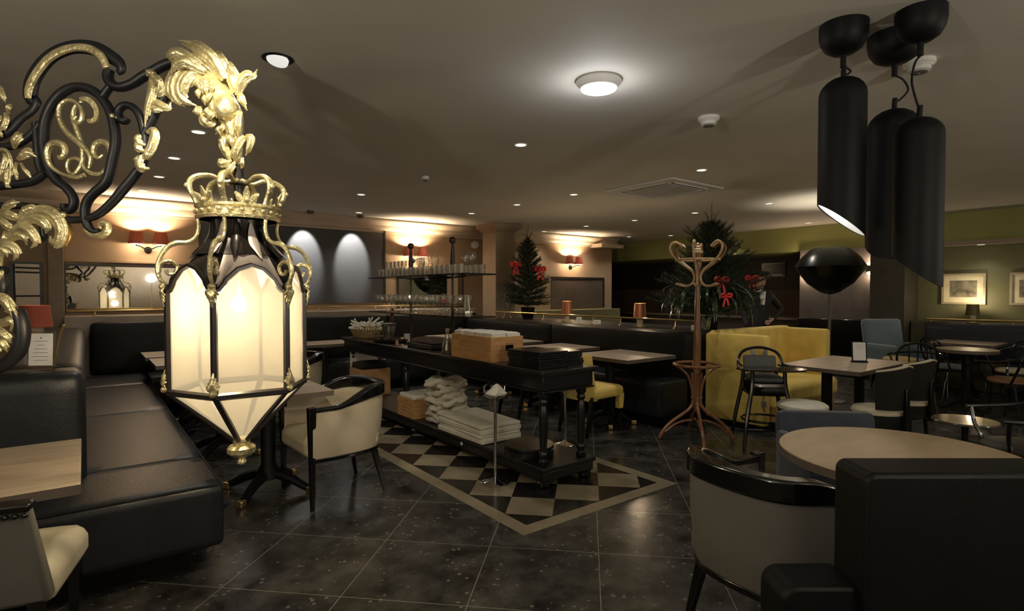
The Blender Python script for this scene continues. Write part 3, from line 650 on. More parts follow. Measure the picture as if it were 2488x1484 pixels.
# monogram
MB().tube(cat(lps(cr([(800, 1220), (815, 1130), (780, 1060), (710, 990), (640, 935), (575, 860), (532, 760), (535, 665), (590, 612), (650, 608), (710, 650), (740, 710), (735, 780), (700, 810), (668, 790), (690, 750)])), 5), [0.006, 0.009, 0.011, 0.012, 0.012, 0.011, 0.010, 0.009, 0.009, 0.009, 0.009, 0.010, 0.010, 0.009, 0.007, 0.005], 8).build('monogram_stroke', GOLD, br)
MB().tube(cat(lps(cr([(740, 605), (690, 625), (650, 680), (642, 760), (670, 860), (705, 960), (725, 1060), (720, 1160), (670, 1250), (620, 1265), (585, 1210), (600, 1140), (660, 1125), (710, 1150), (750, 1220), (820, 1265), (900, 1260), (965, 1190), (990, 1090), (960, 1000), (890, 975), (835, 1010), (825, 1080), (870, 1120), (910, 1090)]), 0.012), 5), [0.005, 0.008, 0.010, 0.011, 0.010, 0.010, 0.010, 0.010, 0.009, 0.008, 0.007, 0.008, 0.008, 0.009, 0.010, 0.010, 0.010, 0.012, 0.015, 0.015, 0.014, 0.013, 0.011, 0.009, 0.005], 8).build('monogram_stroke', GOLD, br)
MB().tube(cat(lps(cr([(780, 1285), (710, 1310), (620, 1290), (540, 1255), (470, 1190), (447, 1090), (475, 1020), (530, 1000), (590, 1020), (605, 1080), (570, 1135), (545, 1110)]), -0.012), 5), [0.010, 0.009, 0.007, 0.008, 0.010, 0.013, 0.015, 0.016, 0.015, 0.013, 0.010, 0.005], 8).build('monogram_stroke', GOLD, br)
MB().tube(cat(lps(cr([(725, 600), (790, 600), (850, 640), (885, 710), (870, 780), (820, 800), (795, 780)])), 5), [0.008, 0.012, 0.014, 0.013, 0.012, 0.011, 0.006], 8, lobes=3).build('monogram_stroke', GOLD, br)
# acanthus: fans of tapering curled lobes
def flute(b, P, r, fl=0.5):                          # one lobe = a spine and two thinner ribs that spread at the tip
    P = cat(P, 4); N = len(P); rr = lambda s: r[min(int(s*(len(r)-1)), len(r)-2)]*(1-(s*(len(r)-1)-min(int(s*(len(r)-1)), len(r)-2)))+r[min(int(s*(len(r)-1)), len(r)-2)+1]*(s*(len(r)-1)-min(int(s*(len(r)-1)), len(r)-2))
    for off, k, dd in ((0, 0.50, -0.004), (-0.62, 0.40, 0.0), (0.62, 0.40, 0.0), (-0.32, 0.36, -0.003), (0.32, 0.36, -0.003)):
        q = []; R_ = []
        for i in range(N):
            a, c = P[max(i-1, 0)], P[min(i+1, N-1)]; tx, tz = c[0]-a[0], c[2]-a[2]; l = math.hypot(tx, tz) or 1; s = i/(N-1); w = rr(s)
            q.append((P[i][0]-tz/l*w*off*(1+0.2*s), P[i][1]+dd+abs(off)*w*0.35, P[i][2]+tx/l*w*off*(1+0.2*s))); R_.append(max(0.0022, w*k*(1-0.35*s*abs(off))))
        n = max(3, int(N*(1-0.16*abs(off)*1.6))) if off else N
        b.tube(q[:n], R_[:n], 7, flat=fl*1.5)
def leafy(paths, name='gilt_leaf', dy=-0.012, m=None):
    b = MB()
    for k, (pts, r) in enumerate(paths):
        q = [(p[0], p[1], -0.012*math.sin(PI*i/(max(1, len(pts)-1)))-0.004*(k % 3)) for i, p in enumerate(pts)]
        flute(b, lps(q, dy), [x*1.05 for x in r])
    return b.build(name, m or GOLD, br, ang=1.0)
S = 1/3.71
def L(*pts): return cr(pts)
leafy([(L((1340, 350), (1375, 375), (1400, 400)), [0.012, 0.018, 0.008]), (L((1380, 420), (1400, 520), (1395, 600), (1360, 720), (1335, 860)), [0.01, 0.02, 0.02, 0.016, 0.006]),
       (L((1390, 430), (1450, 440), (1480, 490), (1440, 580)), [0.012, 0.018, 0.014, 0.008]), (L((1400, 540), (1470, 560), (1520, 510), (1530, 480)), [0.012, 0.016, 0.012, 0.006]),
       (L((1370, 700), (1430, 650), (1500, 680), (1550, 690), (1565, 640)), [0.014, 0.018, 0.016, 0.013, 0.006]), (L((1390, 690), (1440, 715), (1500, 720)), [0.012, 0.012, 0.005])])
leafy([(L((1340, 900), (1400, 890), (1420, 950), (1390, 1050), (1330, 1130), (1280, 1160)), [0.008, 0.016, 0.021, 0.02, 0.016, 0.008]), (L((1300, 940), (1270, 960), (1300, 1010), (1340, 1020)), [0.008, 0.015, 0.015, 0.01]),
       (L((1265, 980), (1280, 1050), (1330, 1080)), [0.01, 0.014, 0.012]), (L((1225, 1145), (1260, 1150), (1310, 1110)), [0.006, 0.012, 0.014]), (L((1350, 1060), (1360, 1110), (1355, 1150)), [0.014, 0.014, 0.006]),
       (L((1300, 1120), (1290, 1190), (1320, 1230), (1380, 1235)), [0.014, 0.017, 0.019, 0.009])])
# left foliage
leafy([(L((0, 500), (40, 530), (70, 600), (80, 640)), [0.012, 0.014, 0.012, 0.005]), (L((0, 540), (40, 580), (60, 620)), [0.010, 0.012, 0.004]), (L((110, 740), (130, 690), (150, 660)), [0.006, 0.013, 0.006]),
       (L((70, 730), (95, 790), (70, 860), (20, 900)), [0.008, 0.014, 0.014, 0.008]), (L((0, 880), (40, 920), (65, 950)), [0.012, 0.013, 0.005]), (L((0, 820), (40, 800), (60, 760)), [0.01, 0.012, 0.005])])
leafy([(L((150, 1050), (170, 990), (210, 940), (240, 920)), [0.004, 0.02, 0.022, 0.006]), (L((190, 1145), (240, 1120), (300, 1090), (370, 1130)), [0.006, 0.017, 0.021, 0.004]),
       (L((185, 1180), (190, 1250), (200, 1330)), [0.006, 0.009, 0.011]), (L((210, 1180), (260, 1240), (310, 1310)), [0.005, 0.008, 0.012]), (L((0, 1080), (60, 1060), (120, 1090), (150, 1180), (140, 1290), (110, 1400)), [0.007]*6),
       (L((20, 1360), (20, 1280), (5, 1200), (0, 1160)), [0.006, 0.018, 0.022, 0.02]), (L((30, 1350), (60, 1250), (90, 1140), (60, 1090)), [0.005, 0.014, 0.016, 0.008]), (L((100, 1400), (110, 1290), (135, 1200)), [0.012, 0.013, 0.005])])
def L2(*pts): return cr2(pts)
leafy([(L2((20, 230), (80, 180), (140, 150), (190, 140)), [0.007, 0.016, 0.016, 0.004]), (L2((30, 240), (100, 240), (160, 260), (190, 270)), [0.007, 0.018, 0.016, 0.005]), (L2((20, 260), (70, 300), (120, 340), (165, 355)), [0.006, 0.016, 0.017, 0.005]),
       (L2((170, 310), (220, 230), (290, 190), (330, 220)), [0.012, 0.02, 0.018, 0.006]), (L2((210, 180), (240, 210), (250, 260)), [0.005, 0.015, 0.01])])
leafy([(L2((160, 340), (230, 260), (330, 215), (430, 230), (500, 300), (520, 380), (490, 460), (440, 450), (430, 410)), [0.014, 0.024, 0.026, 0.028, 0.028, 0.026, 0.024, 0.018, 0.01]),
       (L2((200, 300), (290, 270), (370, 290), (410, 340), (400, 390)), [0.014, 0.022, 0.022, 0.018, 0.008]), (L2((100, 420), (170, 360), (250, 350), (310, 400), (330, 460), (290, 505)), [0.014, 0.022, 0.025, 0.022, 0.018, 0.007]),
       (L2((90, 440), (170, 400), (230, 420), (240, 480)), [0.012, 0.02, 0.016, 0.006]), (L2((0, 640), (20, 560), (70, 500), (130, 500), (170, 550), (140, 600)), [0.02, 0.022, 0.024, 0.024, 0.02, 0.007]),
       (L2((0, 560), (50, 510), (100, 540), (100, 580)), [0.014, 0.018, 0.014, 0.005]), (L2((60, 370), (70, 420), (30, 470)), [0.006, 0.013, 0.012])], 'gilt_acanthus')
iron([(345, 330), (355, 400), (330, 440)], 0.013, cr2, name='iron_scroll'); iron([(480, 260), (545, 330), (555, 410), (520, 480)], 0.012, cr2, name='gilt_back', m=mat('gilt_shade', (0.30, 0.18, 0.06), 0.4, 0.7))
iron([(-60, 1000), (15, 830), (10, 740), (20, 690), (40, 670)], 0.02, cr2); iron([(-60, 1490), (60, 1420), (150, 1330), (180, 1200), (170, 1080), (140, 1010)], 0.026, cr2)
leafy([(L2((0, 690), (40, 700), (10, 760), (5, 860), (10, 900)), [0.012, 0.012, 0.013, 0.013, 0.01]), (L2((0, 920), (60, 910), (110, 960), (150, 1070)), [0.018, 0.024, 0.024, 0.02]), (L2((95, 895), (140, 950), (170, 1010), (186, 1070)), [0.006]*4),
       (L2((0, 1090), (60, 1100), (110, 1080), (140, 1110), (110, 1165)), [0.012, 0.017, 0.018, 0.018, 0.008]), (L2((0, 1140), (50, 1180), (100, 1220), (125, 1260)), [0.014, 0.02, 0.02, 0.008]),
       (L2((0, 1260), (50, 1250), (90, 1290), (100, 1330)), [0.018, 0.02, 0.016, 0.006]), (L2((85, 1000), (65, 1010)), [0.012, 0.008]), (L2((20, 1290), (45, 1330)), [0.01, 0.006])], 'gilt_acanthus')
# winged gilt ornament over the lantern
def K(*pts): return [(380+x/2.854, 80+y/2.854) for x, y in pts]
def plume(b, pts, r, dy, fl=0.55, lb=4):
    flute(b, [lp(x, y, dy-0.02*math.sin(PI*i/(len(pts)-1))) for i, (x, y) in enumerate(K(*pts))], [x*1.1 for x in r], fl)
b = MB()
for k, pts in enumerate([((500, 340), (430, 200), (330, 120), (185, 75)), ((490, 330), (400, 210), (310, 150), (200, 90)), ((480, 330), (380, 220), (300, 180), (225, 145)), ((470, 330), (370, 250), (290, 215), (235, 175)), ((470, 340), (370, 280), (300, 255), (250, 230)), ((520, 350), (470, 220), (420, 150), (365, 115)), ((545, 360), (530, 280), (490, 220), (440, 170)), ((480, 350), (400, 300), (340, 290), (270, 270))]):
    plume(b, pts, [0.016, 0.02, 0.019, 0.004], -0.03+0.009*k)
b.build('gilt_wing', GOLD, br, ang=1.0)
b = MB()
for k, pts in enumerate([((330, 280), (230, 240), (160, 290), (120, 380), (115, 440), (140, 480)), ((340, 290), (260, 260), (190, 300), (150, 390), (170, 480), (220, 525)), ((350, 300), (280, 290), (220, 340), (200, 420), (230, 490), (305, 520)), ((360, 310), (290, 310), (245, 370), (225, 430), (245, 470)), ((350, 250), (260, 200), (200, 180), (155, 200), (160, 235)), ((380, 300), (300, 260), (260, 240), (200, 260), (150, 330))]):
    plume(b, pts, [0.012, 0.02, 0.024, 0.024, 0.02, 0.005], -0.01-0.008*k)
b.build('gilt_plume', GOLD, br, ang=1.0)
b = MB()
b.tube(cat([lp(x, y, 0) for x, y in K((330, 330), (390, 400), (440, 460), (500, 560), (530, 650), (540, 740), (550, 830), (560, 930), (565, 1000), (560, 1060))], 5), [0.05, 0.058, 0.06, 0.058, 0.045, 0.036, 0.03, 0.022, 0.018, 0.014], 14, flat=0.85, lobes=7, la=0.04)
b.ball(lp(*K((510, 540))[0], -0.035), 0.05, sz=1.15, n=10)
random.seed(77)
for k in range(26):
    s = random.random(); X, Y = 360+190*s+random.uniform(-45, 45), 330+420*s
    flute(b, [lp(*K((X, Y))[0], -0.045), lp(*K((X+random.uniform(-25, 10), Y+35))[0], -0.062), lp(*K((X+random.uniform(-40, 10), Y+75))[0], -0.05)], [0.006, 0.013, 0.004])
b.build('gilt_body', GOLD, br, ang=1.2)
b = MB()
for pts, r in [(((570, 440), (600, 360), (650, 315), (690, 310), (710, 262)), [0.012, 0.024, 0.024, 0.013, 0.003]), (((580, 430), (610, 470), (640, 545)), [0.012, 0.016, 0.003]), (((560, 420), (545, 330), (500, 260)), [0.02, 0.022, 0.006])]: plume(b, pts, r, -0.01)
b.build('gilt_beak_leaf', GOLD, br, ang=1.0)
b = MB()
for pts, r in [(((310, 530), (320, 570), (310, 590)), [0.014, 0.02, 0.01]), (((340, 580), (370, 630), (410, 670)), [0.018, 0.022, 0.01]), (((400, 600), (410, 650), (430, 620)), [0.014, 0.016, 0.01]), (((455, 765), (490, 770), (520, 820)), [0.008, 0.016, 0.01]), (((630, 730), (600, 780), (570, 860), (580, 900)), [0.012, 0.018, 0.016, 0.008]),
               (((460, 890), (490, 920), (540, 900)), [0.012, 0.018, 0.012]), (((500, 990), (540, 960), (570, 900)), [0.012, 0.015, 0.01]), (((640, 735), (685, 750), (670, 820), (640, 860)), [0.014, 0.016, 0.012, 0.006]), (((610, 880), (625, 915), (610, 945)), [0.007, 0.009, 0.008]), (((480, 700), (500, 800), (540, 900)), [0.012, 0.02, 0.012]), (((590, 560), (590, 650), (580, 720)), [0.014, 0.018, 0.012])]: plume(b, pts, r, -0.022, 0.7)
b.build('gilt_scrollwork', GOLD, br, ang=1.0)
# iron post that carries the bracket: it stands on the bench backrest, just left of the frame
pp = lp(-110, 742); PX = pp[0]-0.75
MB().tube([(PX, 0, 1.05-LZ0), (PX, 0, HC-LZ0)], 0.045, 16, nrm=(1, 0, 0)).at((PX, 0, 0)).lathe([(0.1, 1.04-LZ0), (0.1, 1.06-LZ0), (0.06, 1.09-LZ0)], 20).build('post', IRON, br)
b = MB()
for py, ex in ((333, 0), (358, 0), (452, 0), (500, 0), (752, -18), (900, -18)): q = lp(ex, py); b.tube([(PX, 0, q[2]), q], 0.018, 8)
b.build('iron_bar', IRON, br)
# ================================================================ SEATING
# L-shaped island bench on the left
t = thing('corner_bench', 'black leather corner bench on the left with a square near end', 'bench', (0.0, 3.2, 0))
MB().pad(-1.5, 0.566, 0.0, 0.62, 0.13, 0.455, 0.035, 0.012, 16).build('seat_cushion', LEATHER, t)
for k, (a, b_) in enumerate(((0.621, 2.35), (2.353, 4.05), (4.053, 5.0))):
    MB().pad(-0.1, 0.566, a, b_, 0.13, 0.455, 0.035, 0.012, 14).build('seat_cushion', LEATHER, t)
b = MB(); b.pad(-1.5, 0.0, 0.5, 0.80, 0.40, 1.03, 0.06, 0.01, 12); b.build('backrest', LEATHER, t)
MB().pad(-0.42, 0.0, 0.72, 5.05, 0.40, 1.035, 0.06, 0.008, 14).build('backrest', LEATHER, t)
MB().box(-1.45, 0.42, 0.14, 0.7, 0, 0.14).box(-1.45, 0.42, 0.7, 5.0, 0, 0.14).build('plinth', MATBLACK, t, smooth=False)
MB().tube([(-1.2, 0.012, 0.45), (0.54, 0.012, 0.455)], 0.006, 6, nrm=(0, 0, 1)).tube([(0.555, 0.02, 0.45), (0.555, 4.9, 0.455)], 0.006, 6, nrm=(0, 0, 1)).build('piping', LEATHER, t)
# bench along the back wall
t = thing('wall_bench', 'long black leather bench under the back wall mirrors', 'bench', (0.6, 8.3, 0))
for a, b_ in ((0.0, 1.6), (1.603, 3.2), (3.203, 4.55)): MB().pad(a, b_, -0.6, 0.0, 0.13, 0.46, 0.03, 0.01, 8).build('seat_cushion', LEATHER, t)
for a, b_ in ((-0.55, 1.6), (1.603, 3.2), (3.203, 4.9)): MB().pad(a, b_, -0.12, 0.03, 0.46, 1.09, 0.05, 0.0, 10).build('backrest', LEATHERN, t)
MB().box(0, 4.5, -0.5, 0.0, 0, 0.14).build('plinth', MATBLACK, t, smooth=False)
# bench on the right
t = thing('wall_bench', 'long black leather bench on the right behind the coat stand', 'bench', (4.75, 3.68, 0))
for a, b_ in ((0.0, 2.0), (2.003, 4.0)): MB().pad(0.0, 0.5, a, b_, 0.13, 0.5, 0.03, 0.01, 10).build('seat_cushion', LEATHER, t)
for a, b_ in ((0.0, 2.25), (2.253, 4.45)): MB().pad(0.46, 0.74, a, b_, 0.45, 1.0, 0.05, 0.0, 10).build('backrest', LEATHERN, t)
MB().box(0.10, 0.72, 0.02, 4.0, 0, 0.14).build('plinth', MATBLACK, t, smooth=False)

def tub_chair(label, fab, loc, rz, group='tub chairs with black rails'):
    t = thing('tub_chair', label, 'chair', loc, rz, group)
    P = [(0.285, 0.25), (0.29, 0.12), (0.29, -0.02), (0.275, -0.13), (0.235, -0.22), (0.16, -0.275), (0.06, -0.295)]
    P = P+[(-x, y) for x, y in reversed(P)]; P = cat(P, 4)
    def zt(x, y):
        k = min(1, max(0, (0.10-y)/0.33)); k = k*k*(3-2*k); return 0.655+0.085*k
    lean = [(x*(1+0.06*max(0, -y)), y*(1+0.10*(y < 0))) for x, y in P]
    top = [zt(x, y) for x, y in P]
    b = MB(); n = len(P); v = []; f = []; th = 0.045
    def off(i, d):
        a = P[max(i-1, 0)]; c = P[min(i+1, n-1)]; tx, ty = c[0]-a[0], c[1]-a[1]; l = math.hypot(tx, ty); return (P[i][0]-ty/l*d*-1, P[i][1]+tx/l*d*-1)
    for i in range(n):
        zz = [0.335, 0.35, (0.35+top[i])/2, top[i]-0.01]; out = 1
        for (d, z) in [(0.018, zz[0]), (0.022, zz[1]), (0.032, zz[2]), (0.022, zz[3]), (-0.016, zz[3]), (-0.026, zz[2]), (-0.02, zz[1]), (-0.016, zz[0])]:
            x, y = off(i, d); v.append((x, y-(z-0.35)*0.10*(y < -0.05)*min(1, (-y-0.05)/0.2), z))
    m = 8
    for i in range(n-1):
        for k in range(m): f.append((i*m+k, (i+1)*m+k, (i+1)*m+(k+1) % m, i*m+(k+1) % m))
    f.append(tuple(range(m))); f.append(tuple((n-1)*m+k for k in range(m-1, -1, -1)))
    b.raw(v, f).build('back_shell', fab, t, ang=0.9)
    R = [(off(i, 0.003)[0], off(i, 0.003)[1]-(top[i]-0.35)*0.10*(P[i][1] < -0.05)*min(1, (-P[i][1]-0.05)/0.2), top[i]+0.008) for i in range(n)]
    MB().strip(R, [0.05+0.02*(q-0.655)/0.085 for q in top], [0.026+0.06*(q-0.655)/0.085 for q in top]).build('top_rail', BLACKLAC, t, bevel=0.011, seg=3)
    MB().strip([(off(i, 0.004)[0], off(i, 0.004)[1], 0.325) for i in range(n)], 0.048, 0.03).build('seat_rail', BLACKLAC, t, bevel=0.006)
    MB().pad(-0.262, 0.262, -0.265, 0.28, 0.33, 0.47, 0.045, 0.02, 12).build('seat', fab, t)
    for sx in (-1, 1):
        MB().hexa([(sx*0.285-0.014, 0.236, 0), (sx*0.285+0.014, 0.236, 0), (sx*0.285+0.014, 0.262, 0), (sx*0.285-0.014, 0.262, 0)], [(sx*0.285-0.026, 0.226, 0.685), (sx*0.285+0.026, 0.226, 0.685), (sx*0.285+0.026, 0.276, 0.685), (sx*0.285-0.026, 0.276, 0.685)]).build('leg', BLACKLAC, t, bevel=0.004)
        MB().hexa([(sx*0.245-0.011, -0.31, 0), (sx*0.245+0.011, -0.31, 0), (sx*0.245+0.011, -0.288, 0), (sx*0.245-0.011, -0.288, 0)], [(sx*0.2-0.022, -0.25, 0.34), (sx*0.2+0.022, -0.25, 0.34), (sx*0.2+0.022, -0.205, 0.34), (sx*0.2-0.022, -0.205, 0.34)]).build('leg', BLACKLAC, t, bevel=0.004)
    return t
tub_chair('cream leather tub chair with black rail right of the lantern tip', CREAM, (1.42, 4.03, 0), PI/2+0.05)
tub_chair('cream tub chair half hidden behind the right edge of the lantern', CREAM, (1.72, 6.25, 0), PI/2+0.35)
near = tub_chair('grey leather tub chair in the right foreground tucked to the round table', GREYFAB, (2.27, 1.14, 0), math.atan2(-0.10, 0.995)-PI/2)
# upholstered chair cut by the left frame edge
t = thing('dining_chair', 'grey chair with nailhead back and cream seat at the bottom left corner', 'chair', (*atd(-62, 742, 1.95)[:2], 0), YAW-PI/2+0.42)
b = MB(); b.hexa([(-0.25, -0.20, 0.40), (0.25, -0.20, 0.40), (0.25, -0.12, 0.40), (-0.25, -0.12, 0.40)], [(-0.235, -0.325, 0.77), (0.235, -0.325, 0.77), (0.235, -0.275, 0.77), (-0.235, -0.275, 0.77)])
b.build('backrest', GREYFAB, t, bevel=0.018, seg=3)
MB().box(-0.24, 0.24, -0.335, -0.265, 0.757, 0.784).build('top_rail', BLACKLAC, t, bevel=0.008)
b = MB()
for k in range(20): b.ball((-0.228+0.024*k, -0.328, 0.747), 0.009, n=5)
b.build('nailheads', BLACKLAC, t)
MB().pad(-0.25, 0.25, -0.14, 0.30, 0.36, 0.49, 0.045, 0.02, 12).build('seat', mat('cream_seat', (0.62, 0.58, 0.44), 0.6), t)
for sx in (-1, 1):
    MB().hexa([(sx*0.2-0.014, 0.24, 0), (sx*0.2+0.014, 0.24, 0), (sx*0.2+0.014, 0.27, 0), (sx*0.2-0.014, 0.27, 0)], [(sx*0.21-0.02, 0.22, 0.37), (sx*0.21+0.02, 0.22, 0.37), (sx*0.21+0.02, 0.27, 0.37), (sx*0.21-0.02, 0.27, 0.37)]).build('leg', BLACKLAC, t)
    MB().hexa([(sx*0.2-0.014, -0.27, 0), (sx*0.2+0.014, -0.27, 0), (sx*0.2+0.014, -0.24, 0), (sx*0.2-0.014, -0.24, 0)], [(sx*0.21-0.02, -0.20, 0.42), (sx*0.21+0.02, -0.20, 0.42), (sx*0.21+0.02, -0.15, 0.42), (sx*0.21-0.02, -0.15, 0.42)]).build('leg', BLACKLAC, t)

# ---------------------------------------------------------------- tables
def cafe_table(label, x, y, w, d, z=0.75, rz=0, top=OAK, rnd=False, toes=BRASS, group='oak cafe tables', ox=0, oy=0, fr=0.46):
    t = thing('cafe_table', label, 'table', (x, y, 0), rz, group)
    b = MB()
    if rnd: b.lathe([(w/2-0.006, z-0.042), (w/2, z-0.036), (w/2, z-0.004), (w/2-0.004, z)], 72)
    else: b.box(-w/2, w/2, -d/2, d/2, z-0.04, z)
    b.build('table_top', top, t, bevel=0 if rnd else 0.003)
    c = MB()
    if rnd: c.lathe([(w/2+0.0008, z-0.0385), (w/2+0.0008, z-0.005)], 72)
    else: c.box(-w/2-0.0008, w/2+0.0008, -d/2-0.0008, d/2+0.0008, z-0.0385, z-0.003)
    c.build('edge_band', OAKE, t)
    MB().at((ox, oy, 0)).lathe([(0.13, z-0.055), (0.13, z-0.042)], 20).lathe([(0.085, 0.10), (0.075, 0.15), (0.05, 0.2), (0.05, z-0.055)], 20).build('column', MATBLACK, t)
    for k in range(4):
        a = PI/4+k*PI/2; c_, s_ = math.cos(a), math.sin(a); R = min(w, d)*fr
        f = MB().at((ox, oy, 0)).tube(cat([(0.04*c_, 0.04*s_, 0.13), (R*0.5*c_, R*0.5*s_, 0.10), (R*0.85*c_, R*0.85*s_, 0.045), (R*c_, R*s_, 0.028)], 5), [0.036, 0.034, 0.026, 0.022], 8, flat=1.0, nrm=(-s_, c_, 0)).build('foot', MATBLACK, t)
        if toes: MB().at((R*c_+ox, R*s_+oy, 0), rz=a).box(-0.035, 0.03, -0.026, 0.026, 0.0, 0.052, 0.0, 0).build('toe_cap', toes, f, bevel=0.012, seg=3)
    return t
cafe_table('oak table with brass toes directly behind the lantern tip', 1.05, 4.30, 0.72, 0.72)
cafe_table('oak table by the left bench with its corner nearest the lantern', 0.98, 5.55, 0.80, 0.72)
cafe_table('oak table by the left bench, second from the back wall', 0.95, 6.60, 0.84, 0.72)
cafe_table('oak table by the left bench, nearest the back wall', 0.96, 7.42, 0.9, 0.66, oy=-0.1, fr=0.38)
cafe_table('oak table cut off by the left frame edge in front of the bench end', -0.46, 2.97, 0.88, 0.80)
cafe_table('oak table on the right bench nearest the coat stand', 4.80, 4.22, 0.80, 0.82, ox=-0.22, fr=0.33)
cafe_table('oak table on the right bench behind the front yellow chair', 4.80, 5.32, 0.80, 0.72, ox=-0.22, fr=0.33)
cafe_table('oak table on the right bench just right of the pine box', 4.80, 6.42, 0.80, 0.72, ox=-0.22, fr=0.33)
cafe_table('oak table in the far corner right of the carafes', 4.76, 7.60, 0.85, 0.75, ox=-0.32, oy=-0.2, fr=0.32)
cafe_table('oak table in front of the back wall bench left of the cutlery basket', 2.55, 7.75, 0.9, 0.6, oy=-0.25, fr=0.34)
ct = thing('lounge_table', 'rectangular oak table with menu stand before the yellow booth', 'table', (5.97, 2.39, 0))
MB().box(-0.6, 0.58, -0.37, 0.36, 0.71, 0.75).build('table_top', OAK, ct, bevel=0.003)
MB().box(-0.601, 0.581, -0.371, 0.361, 0.712, 0.747).build('edge_band', OAKE, ct)
for x in (-0.38, 0.36):
    MB().box(x-0.035, x+0.035, -0.035, 0.035, 0.03, 0.71).build('leg', MATBLACK, ct)
    MB().box(x-0.05, x+0.05, -0.28, 0.28, 0, 0.03).build('foot', MATBLACK, ct, bevel=0.005)
rx_, ry_ = uv(1.69, 2.42)
cafe_table('round oak table in the right foreground', rx_, ry_, 0.95, 0.95, 0.75, 0, OAKW, True, None, 'round table in front')
# ---------------------------------------------------------------- yellow chairs
def yellow_chair(label, x, y, rz):
    t = thing('yellow_chair', label, 'chair', (x, y, 0), rz, 'yellow velvet chairs')
    n = 13; b = MB(); v = []; f = []
    for i in range(n):
        s = -1+2*i/(n-1); xx = 0.22*s; yy = -0.25+0.075*s*s
        for (dy, z) in ((-0.02, 0.36), (-0.065, 0.60), (-0.10, 0.815), (-0.085, 0.83), (-0.065, 0.815), (-0.03, 0.6), (0.02, 0.36)): v.append((xx, yy+dy, z-0.012*(1-s*s)*(z > 0.7)))
    m = 7
    for i in range(n-1):
        for k in range(m): f.append((i*m+k, (i+1)*m+k, (i+1)*m+(k+1) % m, i*m+(k+1) % m))
    f.append(tuple(range(m))); f.append(tuple((n-1)*m+k for k in range(m-1, -1, -1)))
    b.raw(v, f).build('backrest', YELLOW, t, ang=0.9, bevel=0.0)
    MB().pad(-0.24, 0.24, -0.22, 0.25, 0.37, 0.48, 0.035, 0.012, 10).build('seat', YELLOW, t)
    for sx in (-1, 1):
        MB().hexa([(sx*0.2-0.012, 0.2, 0.0), (sx*0.2+0.012, 0.2, 0.0), (sx*0.2+0.012, 0.225, 0.0), (sx*0.2-0.012, 0.225, 0.0)], [(sx*0.21-0.024, 0.19, 0.40), (sx*0.21+0.024, 0.19, 0.40), (sx*0.21+0.024, 0.24, 0.40), (sx*0.21-0.024, 0.24, 0.40)]).build('leg', BLACKLAC, t)
        MB().hexa([(sx*0.2-0.03, 0.18, 0.24), (sx*0.2+0.03, 0.18, 0.24), (sx*0.2+0.03, 0.245, 0.24), (sx*0.2-0.03, 0.245, 0.24)], [(sx*0.21-0.03, 0.17, 0.40), (sx*0.21+0.03, 0.17, 0.40), (sx*0.21+0.03, 0.25, 0.40), (sx*0.21-0.03, 0.25, 0.40)]).build('leg_sleeve', YELLOW, t, bevel=0.008)
        MB().hexa([(sx*0.19-0.012, -0.29, 0.0), (sx*0.19+0.012, -0.29, 0.0), (sx*0.19+0.012, -0.265, 0.0), (sx*0.19-0.012, -0.265, 0.0)], [(sx*0.19-0.02, -0.22, 0.40), (sx*0.19+0.02, -0.22, 0.40), (sx*0.19+0.02, -0.18, 0.40), (sx*0.19-0.02, -0.18, 0.40)]).build('leg', BLACKLAC, t)
    return t
yellow_chair('yellow velvet chair in full view at the right bench tables', 4.20, 4.13, -PI/2+0.06)
yellow_chair('farther yellow chair, only its back showing beside the pine box', 4.22, 5.22, -PI/2)
# ---------------------------------------------------------------- yellow booth
t = thing('booth_sofa', 'mustard yellow velvet booth sofa behind the high chair', 'sofa', (5.5, 2.95, 0))
MB().pad(0.0, 0.13, 0.0, 0.70, 0.06, 1.0, 0.035, 0.0, 10).build('arm_panel', YELLOW, t)
MB().pad(0.10, 1.70, 0.58, 0.72, 0.06, 1.02, 0.035, 0.0, 12).build('backrest', YELLOW, t)
MB().pad(1.60, 1.73, 0.10, 0.70, 0.06, 1.0, 0.035, 0.0, 10).build('arm_panel', YELLOW, t)
MB().pad(0.13, 1.62, -0.04, 0.60, 0.24, 0.44, 0.05, 0.02, 14).build('seat_cushion', YELLOW, t)
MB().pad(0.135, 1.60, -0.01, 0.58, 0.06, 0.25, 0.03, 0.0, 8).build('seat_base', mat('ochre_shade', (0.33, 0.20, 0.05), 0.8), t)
MB().box(0.06, 1.66, 0.05, 0.66, 0, 0.07).build('plinth', MATBLACK, t, smooth=False)
